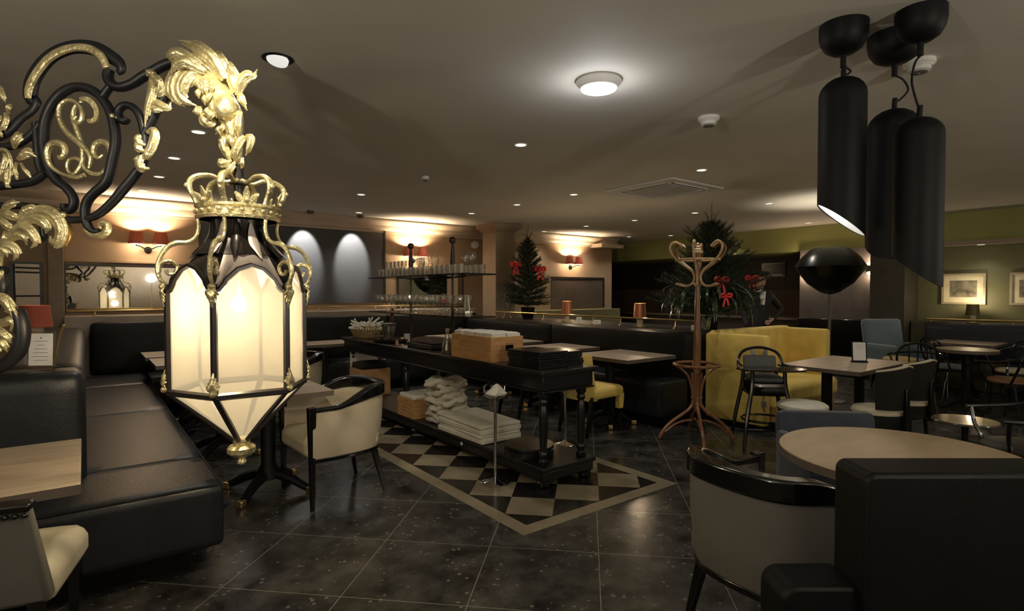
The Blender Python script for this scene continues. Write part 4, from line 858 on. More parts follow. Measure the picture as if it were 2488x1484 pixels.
# ---------------------------------------------------------------- coat stand
t = thing('coat_stand', 'tall brown bentwood coat stand with curled hooks and umbrella ring', 'coat stand', (4.74, 3.23, 0), 0.25)
MB().lathe([(0.02, 0.28), (0.032, 0.32), (0.034, 0.9), (0.028, 1.2), (0.019, 1.55), (0.026, 1.68), (0.032, 1.76), (0.022, 1.82)], 16).build('pole', BENTW, t)
MB().lathe([(0.02, 1.815), (0.05, 1.83), (0.05, 1.842), (0.028, 1.85), (0.036, 1.866), (0.02, 1.878), (0.026, 1.89), (0.012, 1.905), (0.016, 1.918), (0.001, 1.93)], 16).build('finial', mat('light_wood_tip', (0.6, 0.5, 0.33), 0.3), t)
for k in range(4):
    a = k*PI/2+0.55; c_, s_ = math.cos(a), math.sin(a)
    pts = [(0.045, 0.66), (0.032, 0.52), (0.030, 0.42), (0.045, 0.34), (0.11, 0.27), (0.22, 0.19), (0.30, 0.11), (0.345, 0.03), (0.35, 0.012)]
    MB().tube(cat([(r*c_, r*s_, z) for r, z in pts], 5), [0.012, 0.014, 0.017, 0.017, 0.016, 0.016, 0.017, 0.018, 0.016], 8, nrm=(-s_, c_, 0)).build('leg', BENTW, t)
    MB().tube(cat([(r*c_, r*s_, z) for r, z in ((0.30, 0.075), (0.20, 0.155), (0.10, 0.19), (0.04, 0.195))], 5), 0.0125, 8, nrm=(-s_, c_, 0)).build('lower_brace', BENTW, t)
    MB().tube(cat([(r*c_, r*s_, z) for r, z in ((0.035, 0.40), (0.05, 0.52), (0.09, 0.64), (0.20, 0.735))], 5), 0.011, 8, nrm=(-s_, c_, 0)).build('ring_support', BENTW, t)
    MB().ball((0.05*c_, 0.05*s_, 0.42), 0.008, n=6).build('bolt', CHROME, t)
MB().tube([(0.215*math.cos(i*PI/18), 0.215*math.sin(i*PI/18), 0.742) for i in range(36)], 0.015, 8, nrm=(0, 0, 1), closed=True).build('umbrella_ring', BENTW, t)
BENTL = wood('bentwood_light', (0.42, 0.28, 0.14), (0.62, 0.46, 0.26), 0.25, (4, 4, 4), 3)
MB().tube([(0.20*math.cos(i*PI/18), 0.20*math.sin(i*PI/18), 1.76) for i in range(36)], 0.012, 8, nrm=(0, 0, 1), closed=True).build('hook_ring', BENTL, t)
for k in range(6):
    a = k*PI/3+0.2; c_, s_ = math.cos(a), math.sin(a)
    pts = [(0.15, 1.885), (0.185, 1.915), (0.225, 1.93), (0.268, 1.905), (0.275, 1.86), (0.245, 1.80), (0.20, 1.755), (0.13, 1.705), (0.06, 1.655), (0.032, 1.60), (0.045, 1.545), (0.085, 1.512), (0.14, 1.508), (0.20, 1.525), (0.215, 1.53)]
    MB().tube(cat([(r*c_, r*s_, z) for r, z in pts], 4), [0.010, 0.012, 0.013, 0.012, 0.012, 0.012, 0.012, 0.012, 0.012, 0.012, 0.012, 0.011, 0.011, 0.012, 0.011], 8, nrm=(-s_, c_, 0)).build('hook', BENTL if k in (2, 3, 4) else BENTW, t)
# ---------------------------------------------------------------- high chair
t = thing('high_chair', 'black wooden high chair with tray in front of the yellow booth', 'high chair', (5.06, 2.72, 0), math.radians(134))
for sx, sy, tx, ty in ((-1, 1, .14, .13), (1, 1, .14, .13), (-1, -1, .15, -.15), (1, -1, .15, -.15)):
    MB().tube(cat([(sx*0.235, sy*0.24, 0), (sx*0.20, sy*0.20, 0.3), (sx*tx*1.05, sy*abs(ty)*1.1, 0.56), (sx*tx, sy*abs(ty), 0.72)], 3), [0.014, 0.019, 0.02, 0.018], 8, nrm=(1, 0, 0)).build('leg', BLACKLAC, t)
MB().pad(-0.17, 0.17, -0.17, 0.16, 0.49, 0.62, 0.03, 0, 6).build('seat_box', BLACKLAC, t)
MB().pad(-0.15, 0.15, -0.14, 0.14, 0.615, 0.67, 0.025, 0.01, 8).build('seat', mat('grey_seat', (0.07, 0.07, 0.075), 0.5), t)
MB().at((0, -0.16, 0.76), rx=math.radians(12)).pad(-0.15, 0.15, -0.02, 0.02, -0.08, 0.08, 0.018, 0.0, 8).build('back_pad', mat('grey_seat', (0.07, 0.07, 0.075), 0.5), t)
hoop = [(-0.19, -0.13, 0.70), (-0.20, -0.15, 0.78), (-0.165, -0.175, 0.86), (-0.09, -0.185, 0.90), (0, -0.19, 0.912), (0.09, -0.185, 0.90), (0.165, -0.175, 0.86), (0.20, -0.15, 0.78), (0.19, -0.13, 0.70)]
MB().tube(cat(hoop, 5), 0.014, 8).build('back_hoop', BLACKLAC, t)
for sx in (-1, 1):
    MB().hexa([(sx*0.045-0.03, -0.185, 0.80), (sx*0.045+0.03, -0.185, 0.80), (sx*0.045+0.03, -0.173, 0.80), (sx*0.045-0.03, -0.173, 0.80)], [(sx*0.065-0.012, -0.195, 0.90), (sx*0.065+0.012, -0.195, 0.90), (sx*0.065+0.012, -0.183, 0.90), (sx*0.065-0.012, -0.183, 0.90)]).build('splat', BLACKLAC, t)
    MB().tube(cat([(sx*0.19, -0.14, 0.76), (sx*0.21, 0.02, 0.755), (sx*0.20, 0.16, 0.745)], 4), 0.012, 8, nrm=(0, 0, 1)).build('armrest', BLACKLAC, t)
MB().at((0, 0.20, 0.745)).prism([(0.30*math.cos(a)*(1 if math.sin(a) > -.4 else .95), 0.17*math.sin(a)) for a in [i*PI/16 for i in range(32)]], 0, 0.016).build('tray', mat('tray_black', (0.01, 0.01, 0.01), 0.12, coat=0.6), t, bevel=0.005)
MB().tube([(0.195*math.cos(i*PI/16), 0.195*math.sin(i*PI/16), 0.26) for i in range(32)], 0.011, 8, nrm=(0, 0, 1), closed=True).build('foot_ring', BLACKLAC, t)
MB().tube([(-0.21, 0.21, 0.20), (0.21, 0.21, 0.20)], 0.013, 8).build('footrest', BLACKLAC, t)
MB().tube(cat([(0.05, 0.165, 0.50), (0.06, 0.18, 0.42), (0.045, 0.17, 0.36)], 4), 0.008, 6).box(0.03, 0.07, 0.165, 0.18, 0.40, 0.45).build('harness', INK, t)
# ---------------------------------------------------------------- lounge chairs
def curl_chair(label, x, y, rz):
    t = thing('curved_back_chair', label, 'chair', (x, y, 0), rz, 'dark chairs with curled pale back tops')
    n = 17; v = []; f = []; e = []
    for i in range(n):
        a = math.radians(205+130*i/(n-1)); zt = 0.84-0.05*abs(i-8)/8
        for r, z in ((0.205, 0.48), (0.232, zt), (0.202, zt+0.004), (0.175, 0.48)): v.append((r*math.cos(a)*1.0, r*math.sin(a)*1.05, z))
        e.append((0.217*math.cos(a), 0.217*math.sin(a)*1.05, zt+0.006))
    for i in range(n-1):
        for k in range(4): f.append((i*4+k, i*4+(k+1) % 4, (i+1)*4+(k+1) % 4, (i+1)*4+k))
    f.append((3, 2, 1, 0)); f.append(tuple((n-1)*4+k for k in range(4)))
    MB().raw(v, f).build('backrest', TAUPED, t)
    MB().strip(e, 0.04, 0.014).build('back_edge', CREAM, t, bevel=0.005)
    MB().box(-0.025, 0.025, -0.245, -0.215, 0.30, 0.66).build('back_post', BLACKLAC, t, bevel=0.004)
    MB().lathe([(0.18, 0.41), (0.198, 0.43), (0.198, 0.45), (0.18, 0.472), (0.12, 0.484), (0.001, 0.486)], 32).build('seat', CREAM, t)
    MB().lathe([(0.15, 0.30), (0.20, 0.32), (0.20, 0.43)], 32).build('seat_frame', TAUPED, t)
    for k in range(4):
        a = PI/4+k*PI/2
        MB().tube([(0.2*math.cos(a), 0.2*math.sin(a), 0), (0.165*math.cos(a), 0.165*math.sin(a), 0.36)], [0.012, 0.02], 8, nrm=(1, 0, 0)).build('leg', BLACKLAC, t)
    return t
curl_chair('dark curved chair with cream seat, nearest at the right side of the lounge table', 5.36, 1.88, -0.2)
curl_chair('dark curved chair with cream seat, second along the lounge table', 6.02, 1.90, -0.2)
def pouf(label, x, y, z, r, m, group=None):
    t = thing('round_stool', label, 'stool', (x, y, 0), 0, group)
    MB().lathe([(r*0.9, z-0.075), (r, z-0.055), (r, z-0.03), (r*0.85, z-0.01), (r*0.5, z), (0.001, z+0.003)], 36).build('seat', m, t)
    MB().lathe([(r*0.96, z-0.11), (r*0.98, z-0.07)], 28).build('seat_frame', BLACKLAC, t)
    for k in range(4):
        a = PI/4+k*PI/2
        MB().tube([(r*1.0*math.cos(a), r*1.0*math.sin(a), 0), (r*0.75*math.cos(a), r*0.75*math.sin(a), z-0.08)], [0.011, 0.018], 8, nrm=(1, 0, 0)).build('leg', BLACKLAC, t)
    return t
pouf('round stool with off-white seat left of the lounge table', *atz(1950, 978, 0.5)[:2], 0.515, 0.20, mat('offwhite_seat', (0.62, 0.60, 0.52), 0.5), 'round stools')
pouf('round stool with pale yellow seat behind the lounge table', *atz(2186, 866, 0.60)[:2], 0.60, 0.19, mat('pale_yellow_seat', (0.66, 0.52, 0.26), 0.5), 'round stools')
# blue tub chair behind the round table
bx, by, _ = atd(2068, 990, 3.55)
t = thing('blue_armchair', 'dark blue velvet armchair behind the round foreground table', 'armchair', (bx, by, 0), YAW-PI/2+PI-0.1)
MB().pad(-0.34, 0.34, -0.32, 0.30, 0.12, 0.42, 0.05, 0.02, 10).build('seat', BLUEV, t)
MB().at((0, -0.30, 0.1), rx=math.radians(10)).pad(-0.33, 0.33, -0.05, 0.06, 0.0, 0.52, 0.05, 0.0, 10).build('backrest', BLUEV, t)
for sx in (-1, 1): MB().pad(min(sx*0.28, sx*0.36), max(sx*0.28, sx*0.36), -0.30, 0.27, 0.12, 0.50, 0.035, 0, 8).build('armrest', BLUEV, t)
for sx in (-1, 1):
    for sy in (-1, 1): MB().tube([(sx*0.28, sy*0.25, 0), (sx*0.28, sy*0.25, 0.15)], [0.012, 0.02], 8, nrm=(1, 0, 0)).build('leg', BLACKLAC, t)
# black high-backed armchair cut by the right frame edge
t = thing('black_armchair', 'black leather armchair back filling the bottom right corner', 'armchair', (*atd(2420, 742, 1.60)[:2], 0), YAW-PI/2)
W0 = 0.47
def rr(w0, w1, z0, z1, r, n=6):                      # outline with one rounded upper left corner
    p = [(w0, z0)]
    for k in range(n+1):
        a = PI-PI/2*k/n; p.append((w0+r+r*math.cos(a), z1-r+r*math.sin(a)))
    return p+[(w1, z1), (w1, z0)]
def slab(b, pts, y0, y1): return b.hexa([(x, y0, z) for x, z in pts], [(x, y1, z) for x, z in pts])
slab(MB(), rr(-0.40, 0.5, 0.10, 0.946, 0.03), -0.06, 0.10).build('backrest', LEATHERN, t, bevel=0.014, seg=3)
slab(MB(), rr(-0.615, -0.39, 0.10, 0.612, 0.05), -0.03, 0.12).build('armrest', LEATHERN, t, bevel=0.014, seg=3)
MB().pad(-0.38, 0.5, 0.10, 0.30, 0.12, 0.45, 0.04, 0.02, 8).build('seat', LEATHERN, t)
for x in (-0.58, 0.42):
    for y in (0.0, 0.08): MB().tube([(x, y, 0), (x, y, 0.12)], 0.02, 8, nrm=(1, 0, 0)).build('leg', BLACKLAC, t)
# ---------------------------------------------------------------- lounge on the far right
t = thing('lounge_bench', 'navy leather bench along the green lounge wall', 'bench', (10.2, 2.9, 0))
MB().pad(-0.6, 0.0, -3.4, -1.0, 0.12, 0.46, 0.03, 0.01, 10).build('seat_cushion', BLUEL, t)
MB().pad(-0.05, 0.12, -3.4, 0.05, 0.45, 1.0, 0.05, 0, 10).build('backrest', BLUEL, t)
MB().box(-0.5, 0.1, -3.38, -1.0, 0, 0.13).build('plinth', MATBLACK, t, smooth=False)
MB().box(10.33, 10.7, VN+0.01, 3.18, 0, 1.0).build('trim_11', mat('ledge_lounge', (0.10, 0.09, 0.05), 0.4), kind='structure', bevel=0.008)
rail('brass gallery rail above the navy bench on the far right', [(10.28, 2.95), (10.28, -0.4)], 1.04, [(10.28, 2.9), (10.28, 1.95), (10.28, 1.0)], 0.99, 0.014)
t = thing('grey_blue_armchair', 'buttoned grey-blue wool armchair beside the dark pier', 'armchair', (9.60, 3.06, 0), 2.65)
MB().pad(-0.32, 0.32, -0.28, 0.32, 0.22, 0.46, 0.05, 0.02, 10).build('seat', BLUEG, t)
MB().at((0, -0.30, 0.42), rx=math.radians(10)).pad(-0.32, 0.32, -0.06, 0.07, -0.05, 0.62, 0.05, 0.0, 12).build('backrest', BLUEG, t)
for sx in (-1, 1): MB().pad(min(sx*0.28, sx*0.38), max(sx*0.28, sx*0.38), -0.30, 0.26, 0.25, 0.68, 0.04, 0, 8).build('armrest', BLUEG, t)
for sx in (-1, 1):
    for sy in (-1, 1): MB().tube([(sx*0.28, sy*0.25, 0), (sx*0.25, sy*0.22, 0.25)], [0.012, 0.02], 8, nrm=(1, 0, 0)).build('leg', BLACKLAC, t)
cafe_table('square oak table against the navy lounge bench', 9.75, 2.32, 0.72, 0.72, group='lounge tables', toes=None, ox=-0.0, fr=0.2)
cafe_table('round oak table in the lounge before the navy bench', 8.62, 2.06, 0.62, 0.62, rnd=True, group='lounge tables', toes=None)
def bent_chair(label, x, y, rz, seatm, group='black bentwood armchairs'):
    t = thing('bentwood_armchair', label, 'chair', (x, y, 0), rz, group)
    MB().lathe([(0.19, 0.425), (0.212, 0.44), (0.212, 0.462), (0.19, 0.482), (0.1, 0.492), (0.001, 0.493)], 32).build('seat', seatm, t)
    MB().lathe([(0.216, 0.405), (0.226, 0.41), (0.226, 0.44), (0.216, 0.445)], 32).build('seat_ring', BLACKLAC, t)
    hoop = [(0.25, 0.20, 0.66), (0.275, 0.08, 0.665), (0.275, -0.06, 0.68), (0.22, -0.19, 0.715), (0.11, -0.255, 0.74), (0, -0.27, 0.745)]
    hoop = hoop+[(-x_, y_, z_) for x_, y_, z_ in reversed(hoop[:-1])]
    MB().tube(cat(hoop, 4), 0.015, 8, nrm=(0, 0, 1)).build('arm_hoop', BLACKLAC, t)
    up = [(0.185, -0.12, 0.44), (0.20, -0.2, 0.62), (0.19, -0.235, 0.74), (0.12, -0.27, 0.82), (0, -0.28, 0.845)]
    up = up+[(-x_, y_, z_) for x_, y_, z_ in reversed(up[:-1])]
    MB().tube(cat(up, 4), 0.013, 8).build('back_hoop', BLACKLAC, t)
    for sx in (-0.075, 0, 0.075): MB().tube([(sx, -0.195, 0.44), (sx*1.2, -0.275, 0.83)], 0.008, 6).build('spindle', BLACKLAC, t)
    for sx in (-1, 1):
        MB().tube(cat([(sx*0.2, 0.16, 0), (sx*0.175, 0.13, 0.42), (sx*0.22, 0.16, 0.55), (sx*0.255, 0.17, 0.66)], 3), 0.013, 8, nrm=(1, 0, 0)).build('leg', BLACKLAC, t)
        MB().tube([(sx*0.19, -0.22, 0), (sx*0.15, -0.13, 0.43)], 0.014, 8, nrm=(1, 0, 0)).build('leg', BLACKLAC, t)
    return t
TSEAT = mat('taupe_seat', (0.22, 0.18, 0.13), 0.5)
bent_chair('black bentwood armchair with taupe seat left of the round lounge table', 8.05, 2.42, -1.2, TSEAT)
bent_chair('black bentwood armchair with brown seat before the round lounge table', 8.25, 1.58, -0.35, BROWNF)
bent_chair('black bentwood armchair with cream seat behind the round lounge table', 9.30, 1.72, 1.2, CREAM)
bent_chair('black bentwood armchair with blue-grey seat between booth and grey-blue armchair', 9.14, 2.38, -2.2, mat('blue_grey_seat', (0.16, 0.2, 0.25), 0.7))
bent_chair('black bentwood armchair in the dark at the right frame edge', 4.75, 0.85, 0.6, mat('dark_seat', (0.03, 0.025, 0.02), 0.5))
t = thing('side_table', 'small black round side table with glossy top in the dark lounge', 'side table', (*atz(2345, 1020, 0.5)[:2], 0))
MB().lathe([(0.2, 0.485), (0.205, 0.49), (0.2, 0.502), (0.001, 0.503)], 32).build('table_top', mat('gloss_brown_top', (0.10, 0.075, 0.055), 0.15, coat=0.5), t)
MB().lathe([(0.16, 0), (0.15, 0.015), (0.02, 0.03), (0.02, 0.485)], 24).build('column', MATBLACK, t)
for k, (v0, lab) in enumerate(((2.61, 'framed old print with wide mount above the brass table lamp'), (1.80, 'framed old print cut by the right frame edge'))):
    t = thing('framed_picture', lab, 'picture', (10.695, v0, 1.26), 0, 'framed prints on the green wall')
    MB().box(-0.03, 0, -0.27, 0.27, 0, 0.03).box(-0.03, 0, -0.27, 0.27, 0.44, 0.47).box(-0.03, 0, -0.27, -0.24, 0.03, 0.44).box(-0.03, 0, 0.24, 0.27, 0.03, 0.44).build('frame', mat('pale_frame', (0.42, 0.36, 0.24), 0.4), t, smooth=False)
    MB().box(-0.012, 0, -0.24, 0.24, 0.03, 0.44).build('mount', mat('cream_mount', (0.72, 0.66, 0.46), 0.7), t, smooth=False)
    pr = mat('sepia_print', (0.22, 0.20, 0.14), 0.6, var=0.75, scale=7)
    MB().box(-0.016, -0.012, -0.165, 0.165, 0.11, 0.36).build('print', pr, t, smooth=False)
# ================================================================ BUFFET TABLE
BX0, BX1, BY0, BY1, BZ = 2.60, 3.18, 3.04, 7.02, 0.875
BC = (2.89, 5.03)
t = thing('buffet_table', 'long black buffet table with turned legs and low shelf, standing on the inlaid floor', 'table', (*BC, 0))
x0, x1, y0, y1 = BX0-BC[0], BX1-BC[0], BY0-BC[1], BY1-BC[1]
MB().box(x0, x1, y0, y1, BZ-0.028, BZ).build('table_top', mat('buffet_top', (0.02, 0.018, 0.016), 0.22, bump=0.05, bscale=15), t, bevel=0.007)
MB().box(x0+0.035, x1-0.035, y0+0.035, y1-0.035, BZ-0.15, BZ-0.028).box(x0+0.02, x1-0.02, y0+0.02, y1-0.02, BZ-0.045, BZ-0.028).box(x0+0.025, x1-0.025, y0+0.025, y1-0.025, BZ-0.165, BZ-0.15).build('apron', BLACKWOOD, t, bevel=0.005)
legp = [(0.036, 0.16), (0.04, 0.17), (0.04, 0.19), (0.026, 0.205), (0.035, 0.225), (0.035, 0.245), (0.022, 0.262), (0.027, 0.30), (0.034, 0.42), (0.036, 0.52), (0.028, 0.58), (0.022, 0.60), (0.033, 0.615), (0.033, 0.635), (0.026, 0.65), (0.04, 0.665), (0.042, 0.72)]
for yy in (y0+0.12, y0+2.36, y1-0.12):
    for xx in (x0+0.11, x1-0.08): MB().at((xx, yy, 0)).lathe(legp, 20).build('leg', BLACKWOOD, t)
MB().box(x0+0.03, x1, y0+0.03, y1-0.03, 0.125, 0.16).box(x0+0.045, x1-0.015, y0+0.045, y1-0.045, 0.055, 0.125).build('low_shelf', BLACKWOOD, t, bevel=0.008)
for yy in (y0+0.1, y0+2.1, y1-0.1):
    for xx in (x0+0.09, x1-0.06): MB().at((xx, yy, 0)).lathe([(0.03, 0), (0.05, 0.012), (0.052, 0.04), (0.035, 0.06)], 16).build('foot', BLACKWOOD, t)
MB().at((x0+0.042, y0+1.15, 0.105), ry=-PI/2).lathe([(0.017, 0), (0.015, 0.005), (0.001, 0.009)], 16).build('knob', WHITE, t)
g = (2.80, 3.44)
t = thing('round_box', 'round black lidded box on the low shelf at the near end', 'box', (*g, 0.16))
MB().lathe([(0.195, 0), (0.2, 0.01), (0.2, 0.055), (0.19, 0.06), (0.19, 0.066), (0.2, 0.07), (0.198, 0.085), (0.001, 0.088)], 40).build('body', BLACKWOOD, t)
# shelf unit
SX, SY0, SY1 = 2.90, 4.27, 6.42
t = thing('glass_shelf_rack', 'two-tier glass shelf rack on the buffet with ball-topped posts', 'shelf rack', (SX, 5.2, BZ))
for k, yy in enumerate((4.76, 5.65)):
    MB().at((0, yy-5.2, 0)).lathe([(0.045, 0), (0.045, 0.012), (0.014, 0.02), (0.012, 0.34), (0.016, 0.345), (0.017, 0.44), (0.012, 0.46), (0.012, 0.74), (0.014, 0.75), (0.02, 0.78), (0.027, 0.88), (0.018, 1.0), (0.014, 1.05)], 16).ball((0, 0, 1.085), 0.036, n=10).build('post', mat('turned_brown_post', (0.045, 0.025, 0.016), 0.35), t)
def curvy(z, h, nm):
    n = 24; a = []; c = []
    for i in range(n+1):
        yy = SY0-5.2+(SY1-SY0)*i/n; s = math.sin(PI*i/n); bow = 0.17+0.05*s; a.append((-bow, yy)); c.append((bow, yy))
    poly = a+c[::-1]
    MB().prism(poly, z-h, z).build(nm, GLASSD, t)
    MB().tube([(p[0], p[1], z-h/2) for p in poly], 0.006, 6, nrm=(0, 0, 1), closed=True).build('shelf_edge', MATBLACK, t)
Z1, Z2 = 0.345, 0.745
curvy(Z1, 0.008, 'glass_shelf'); curvy(Z2, 0.008, 'glass_shelf')
for k in (-1, 1): MB().tube([(0.17*k*0.9, 4.76-5.2, Z2-0.012), (0, 4.76-5.2, Z2-0.03), (0, 5.65-5.2, Z2-0.03), (0.17*k*0.9, 5.65-5.2, Z2-0.012)], 0.006, 6).build('bracket', MATBLACK, t)
# glasses
wine = MB().lathe([(0.033, 0), (0.033, 0.002), (0.006, 0.006), (0.004, 0.015), (0.004, 0.085), (0.012, 0.092), (0.032, 0.11), (0.040, 0.145), (0.036, 0.19), (0.033, 0.20)], 16).mesh('wine_glass'); wine.materials.append(GLASS)
tumb = MB().lathe([(0.026, 0), (0.03, 0.002), (0.033, 0.09), (0.031, 0.09), (0.028, 0.006)], 14).mesh('tumbler'); tumb.materials.append(GLASS)
balloon = MB().lathe([(0.036, 0), (0.036, 0.002), (0.006, 0.006), (0.004, 0.015), (0.004, 0.08), (0.02, 0.092), (0.043, 0.12), (0.048, 0.15), (0.042, 0.19), (0.037, 0.205)], 16).mesh('wine_glass'); balloon.materials.append(GLASS)
def glass(me, nm, x, y, z, label, group, cat_='glass'):
    o = bpy.data.objects.new(nm, me); COL.objects.link(o); o.location = (x, y, z); o.rotation_euler = (0, 0, random.random()*6)
    return tag(o, label, cat_, group)
ORD = ['first', 'second', 'third', 'fourth', 'fifth', 'sixth', 'seventh', 'eighth', 'ninth', 'tenth', 'eleventh', 'twelfth', 'thirteenth', 'fourteenth', 'fifteenth', 'sixteenth', 'seventeenth', 'eighteenth', 'nineteenth']
random.seed(3)
for i in range(15):
    for j in range(3):
        yy = SY0+0.32+i*0.117; xx = SX-0.13+j*0.11; ps = ORD[14-i]+' from the left in the '+('front', 'middle', 'back')[j]+' row on the '
        if abs(xx-SX) < 0.05 and min(abs(yy-4.76), abs(yy-5.65)) < 0.055: continue
        glass(wine, 'wine_glass', xx+random.uniform(-.006, .006), yy+random.uniform(-.008, .008), BZ+Z1+0.001, 'stemmed wine glass, '+ps+'lower glass shelf', 'wine glasses on the lower glass shelf')
for i in range(19):
    for j in range(3):
        yy = SY0+0.12+i*0.10; xx = SX-0.13+j*0.115; ps = ORD[18-i]+' from the left in the '+('front', 'middle', 'back')[j]+' row on the '
        if abs(xx-SX) < 0.06 and min(abs(yy-4.76), abs(yy-5.65)) < 0.06: continue
        if (j == 1 and i in (0, 1, 4, 7, 9, 10)):
            glass(balloon, 'wine_glass', xx, yy, BZ+Z2+0.001, 'tall balloon glass, '+ps+'upper shelf', 'balloon glasses on the upper glass shelf')
        else: glass(tumb, 'tumbler', xx, yy, BZ+Z2+0.001, 'clear tumbler, '+ps+'upper shelf', 'tumblers on the upper glass shelf')
for i in range(6): glass(tumb, 'tumbler', SX-0.02+0.01*(i % 2), 5.78+0.10*i-0.9*(i > 4), BZ+Z2+0.0935, 'clear tumbler stacked on the others of the upper shelf, '+ORD[5-i]+' from the left', 'upper layer of stacked tumblers')
# flower, tongs, menu on lower shelf
t = thing('pink_flower', 'small pink flower in a bud vase on the lower glass shelf', 'flower', (2.78, 4.72, BZ+Z1+0.001))
MB().lathe([(0.018, 0), (0.022, 0.01), (0.02, 0.05), (0.01, 0.075), (0.013, 0.085)], 14).build('vase', GLASS, t)
b = MB(); random.seed(5)
for k in range(26):
    a, c = random.uniform(0, 2*PI), random.uniform(-0.4, 1); b.at((0.024*math.cos(a), 0.024*math.sin(a), 0.135+0.022*c), rz=a, ry=random.uniform(-0.8, 0.8)).ball((0, 0, 0), 0.014, 0.5, 1, 1, 5)
b.build('blossom', PINKM, t); MB().tube([(0, 0, 0.02), (0, 0.004, 0.13)], 0.002, 5).build('stem', GREEN, t)
t = thing('cutlery_bundle', 'upright pale napkin bundle at the right end of the lower glass shelf', 'napkin', (2.86, 4.44, BZ+Z1+0.001))
for k, (dx, lean) in enumerate(((0, -0.20), (0.01, -0.05), (0.0, 0.14))): MB().at((dx, 0.05*(k-1), 0), rx=lean).tube([(0, 0, 0), (0, 0, 0.10), (0, 0, 0.20)], [0.010, 0.016, 0.012], 8, nrm=(1, 0, 0), flat=0.5).build('napkin', PAPER, t)
MB().lathe([(0.05, 0), (0.055, 0.01), (0.05, 0.05)], 16).build('holder', SILVER, t)
# ---------------------------------------------------------------- things on the table
def rim_box(label, name, loc, sx, sy, h, th=0.015, m=PINE, cat_='box', rz=0):
    t = thing(name, label, cat_, loc, rz)
    for (a, b_, c, d) in ((-sx/2, sx/2, -sy/2, -sy/2+th), (-sx/2, sx/2, sy/2-th, sy/2), (-sx/2, -sx/2+th, -sy/2+th, sy/2-th), (sx/2-th, sx/2, -sy/2+th, sy/2-th)): MB().box(a, b_, c, d, 0, h).build('side_board', m, t, bevel=0.002)
    MB().box(-sx/2+th, sx/2-th, -sy/2+th, sy/2-th, 0.0, 0.012).build('bottom_board', m, t)
    return t
bxl = (2.775, 4.00, BZ+0.001)
bx_t = rim_box('pine crate on the buffet filled with white paper napkins', 'wooden_crate', bxl, 0.33, 0.62, 0.205)
MB().box(-0.07, 0.06, -0.3112, -0.3102, 0.09, 0.135).tube([(-0.11, -0.311, 0.045), (0.03, -0.311, 0.055), (0.12, -0.311, 0.05)], 0.003, 5).box(-0.02, 0.06, -0.3112, -0.3102, 0.07, 0.15).build('burnt_stamp', mat('stamp_brown', (0.30, 0.16, 0.065), 0.7), bx_t)
b = MB(); random.seed(11)
for i in range(4):
    for k in range(2): b.at((-0.075+0.15*k, -0.225+0.15*i, 0.0), rz=random.uniform(-0.05, 0.05)).pad(-0.072, 0.072, -0.072, 0.072, 0.013, 0.228+random.uniform(0, 0.01), 0.01, 0.006, 6)
o = b.build('napkin_stack', PAPER); o.location = bxl; tag(o, 'white paper napkins stacked inside the pine crate', 'napkins')
for k in range(7):
    dx, dy = random.uniform(-0.008, 0.008), random.uniform(-0.012, 0.012)
    o = MB().box(-0.14+dx, 0.14+dx, -0.195+dy, 0.195+dy, 0.001, 0.0175).build('menu_folder', mat('folder_black', (0.006, 0.006, 0.007), 0.3), bevel=0.003); o.location = (2.79, 3.33, BZ+0.0185*k); o.rotation_euler = (0, 0, random.uniform(-0.04, 0.04))
    tag(o, 'black menu folder, '+ORD[6-k]+' from the top in the wide stack on the near buffet end', 'folder', 'black menu folders on the buffet')
for k in range(6):
    dx, dy = random.uniform(-0.008, 0.008), random.uniform(-0.012, 0.012)
    o = MB().box(-0.085+dx, 0.085+dx, -0.15+dy, 0.15+dy, 0.001, 0.0175).build('menu_folder', mat('folder_black', (0.006, 0.006, 0.007), 0.3), bevel=0.003); o.location = (3.06, 3.33, BZ+0.0185*k)
    tag(o, 'black menu folder, '+ORD[5-k]+' from the top in the narrow right stack on the buffet', 'folder', 'small black menu folders on the buffet')
def carafe(x, y, label):
    t = thing('carafe', label, 'carafe', (x, y, BZ+0.001), 0, 'glass carafes')
    MB().lathe([(0.045, 0), (0.055, 0.008), (0.057, 0.03), (0.052, 0.07), (0.034, 0.13), (0.019, 0.175), (0.018, 0.20), (0.024, 0.232), (0.022, 0.232), (0.015, 0.2), (0.03, 0.13), (0.048, 0.07), (0.052, 0.03), (0.001, 0.01)], 24).build('body', GLASS, t)
    MB().lathe([(0.001, 0.011), (0.050, 0.012), (0.051, 0.03), (0.047, 0.066), (0.001, 0.067)], 20).build('water', glassy('water', (0.8, 0.84, 0.84), 0.1), t)
carafe(2.70, 4.53, 'glass water carafe left of the rack post beside the pine crate')
carafe(2.86, 4.56, 'glass water carafe half behind the rack post')
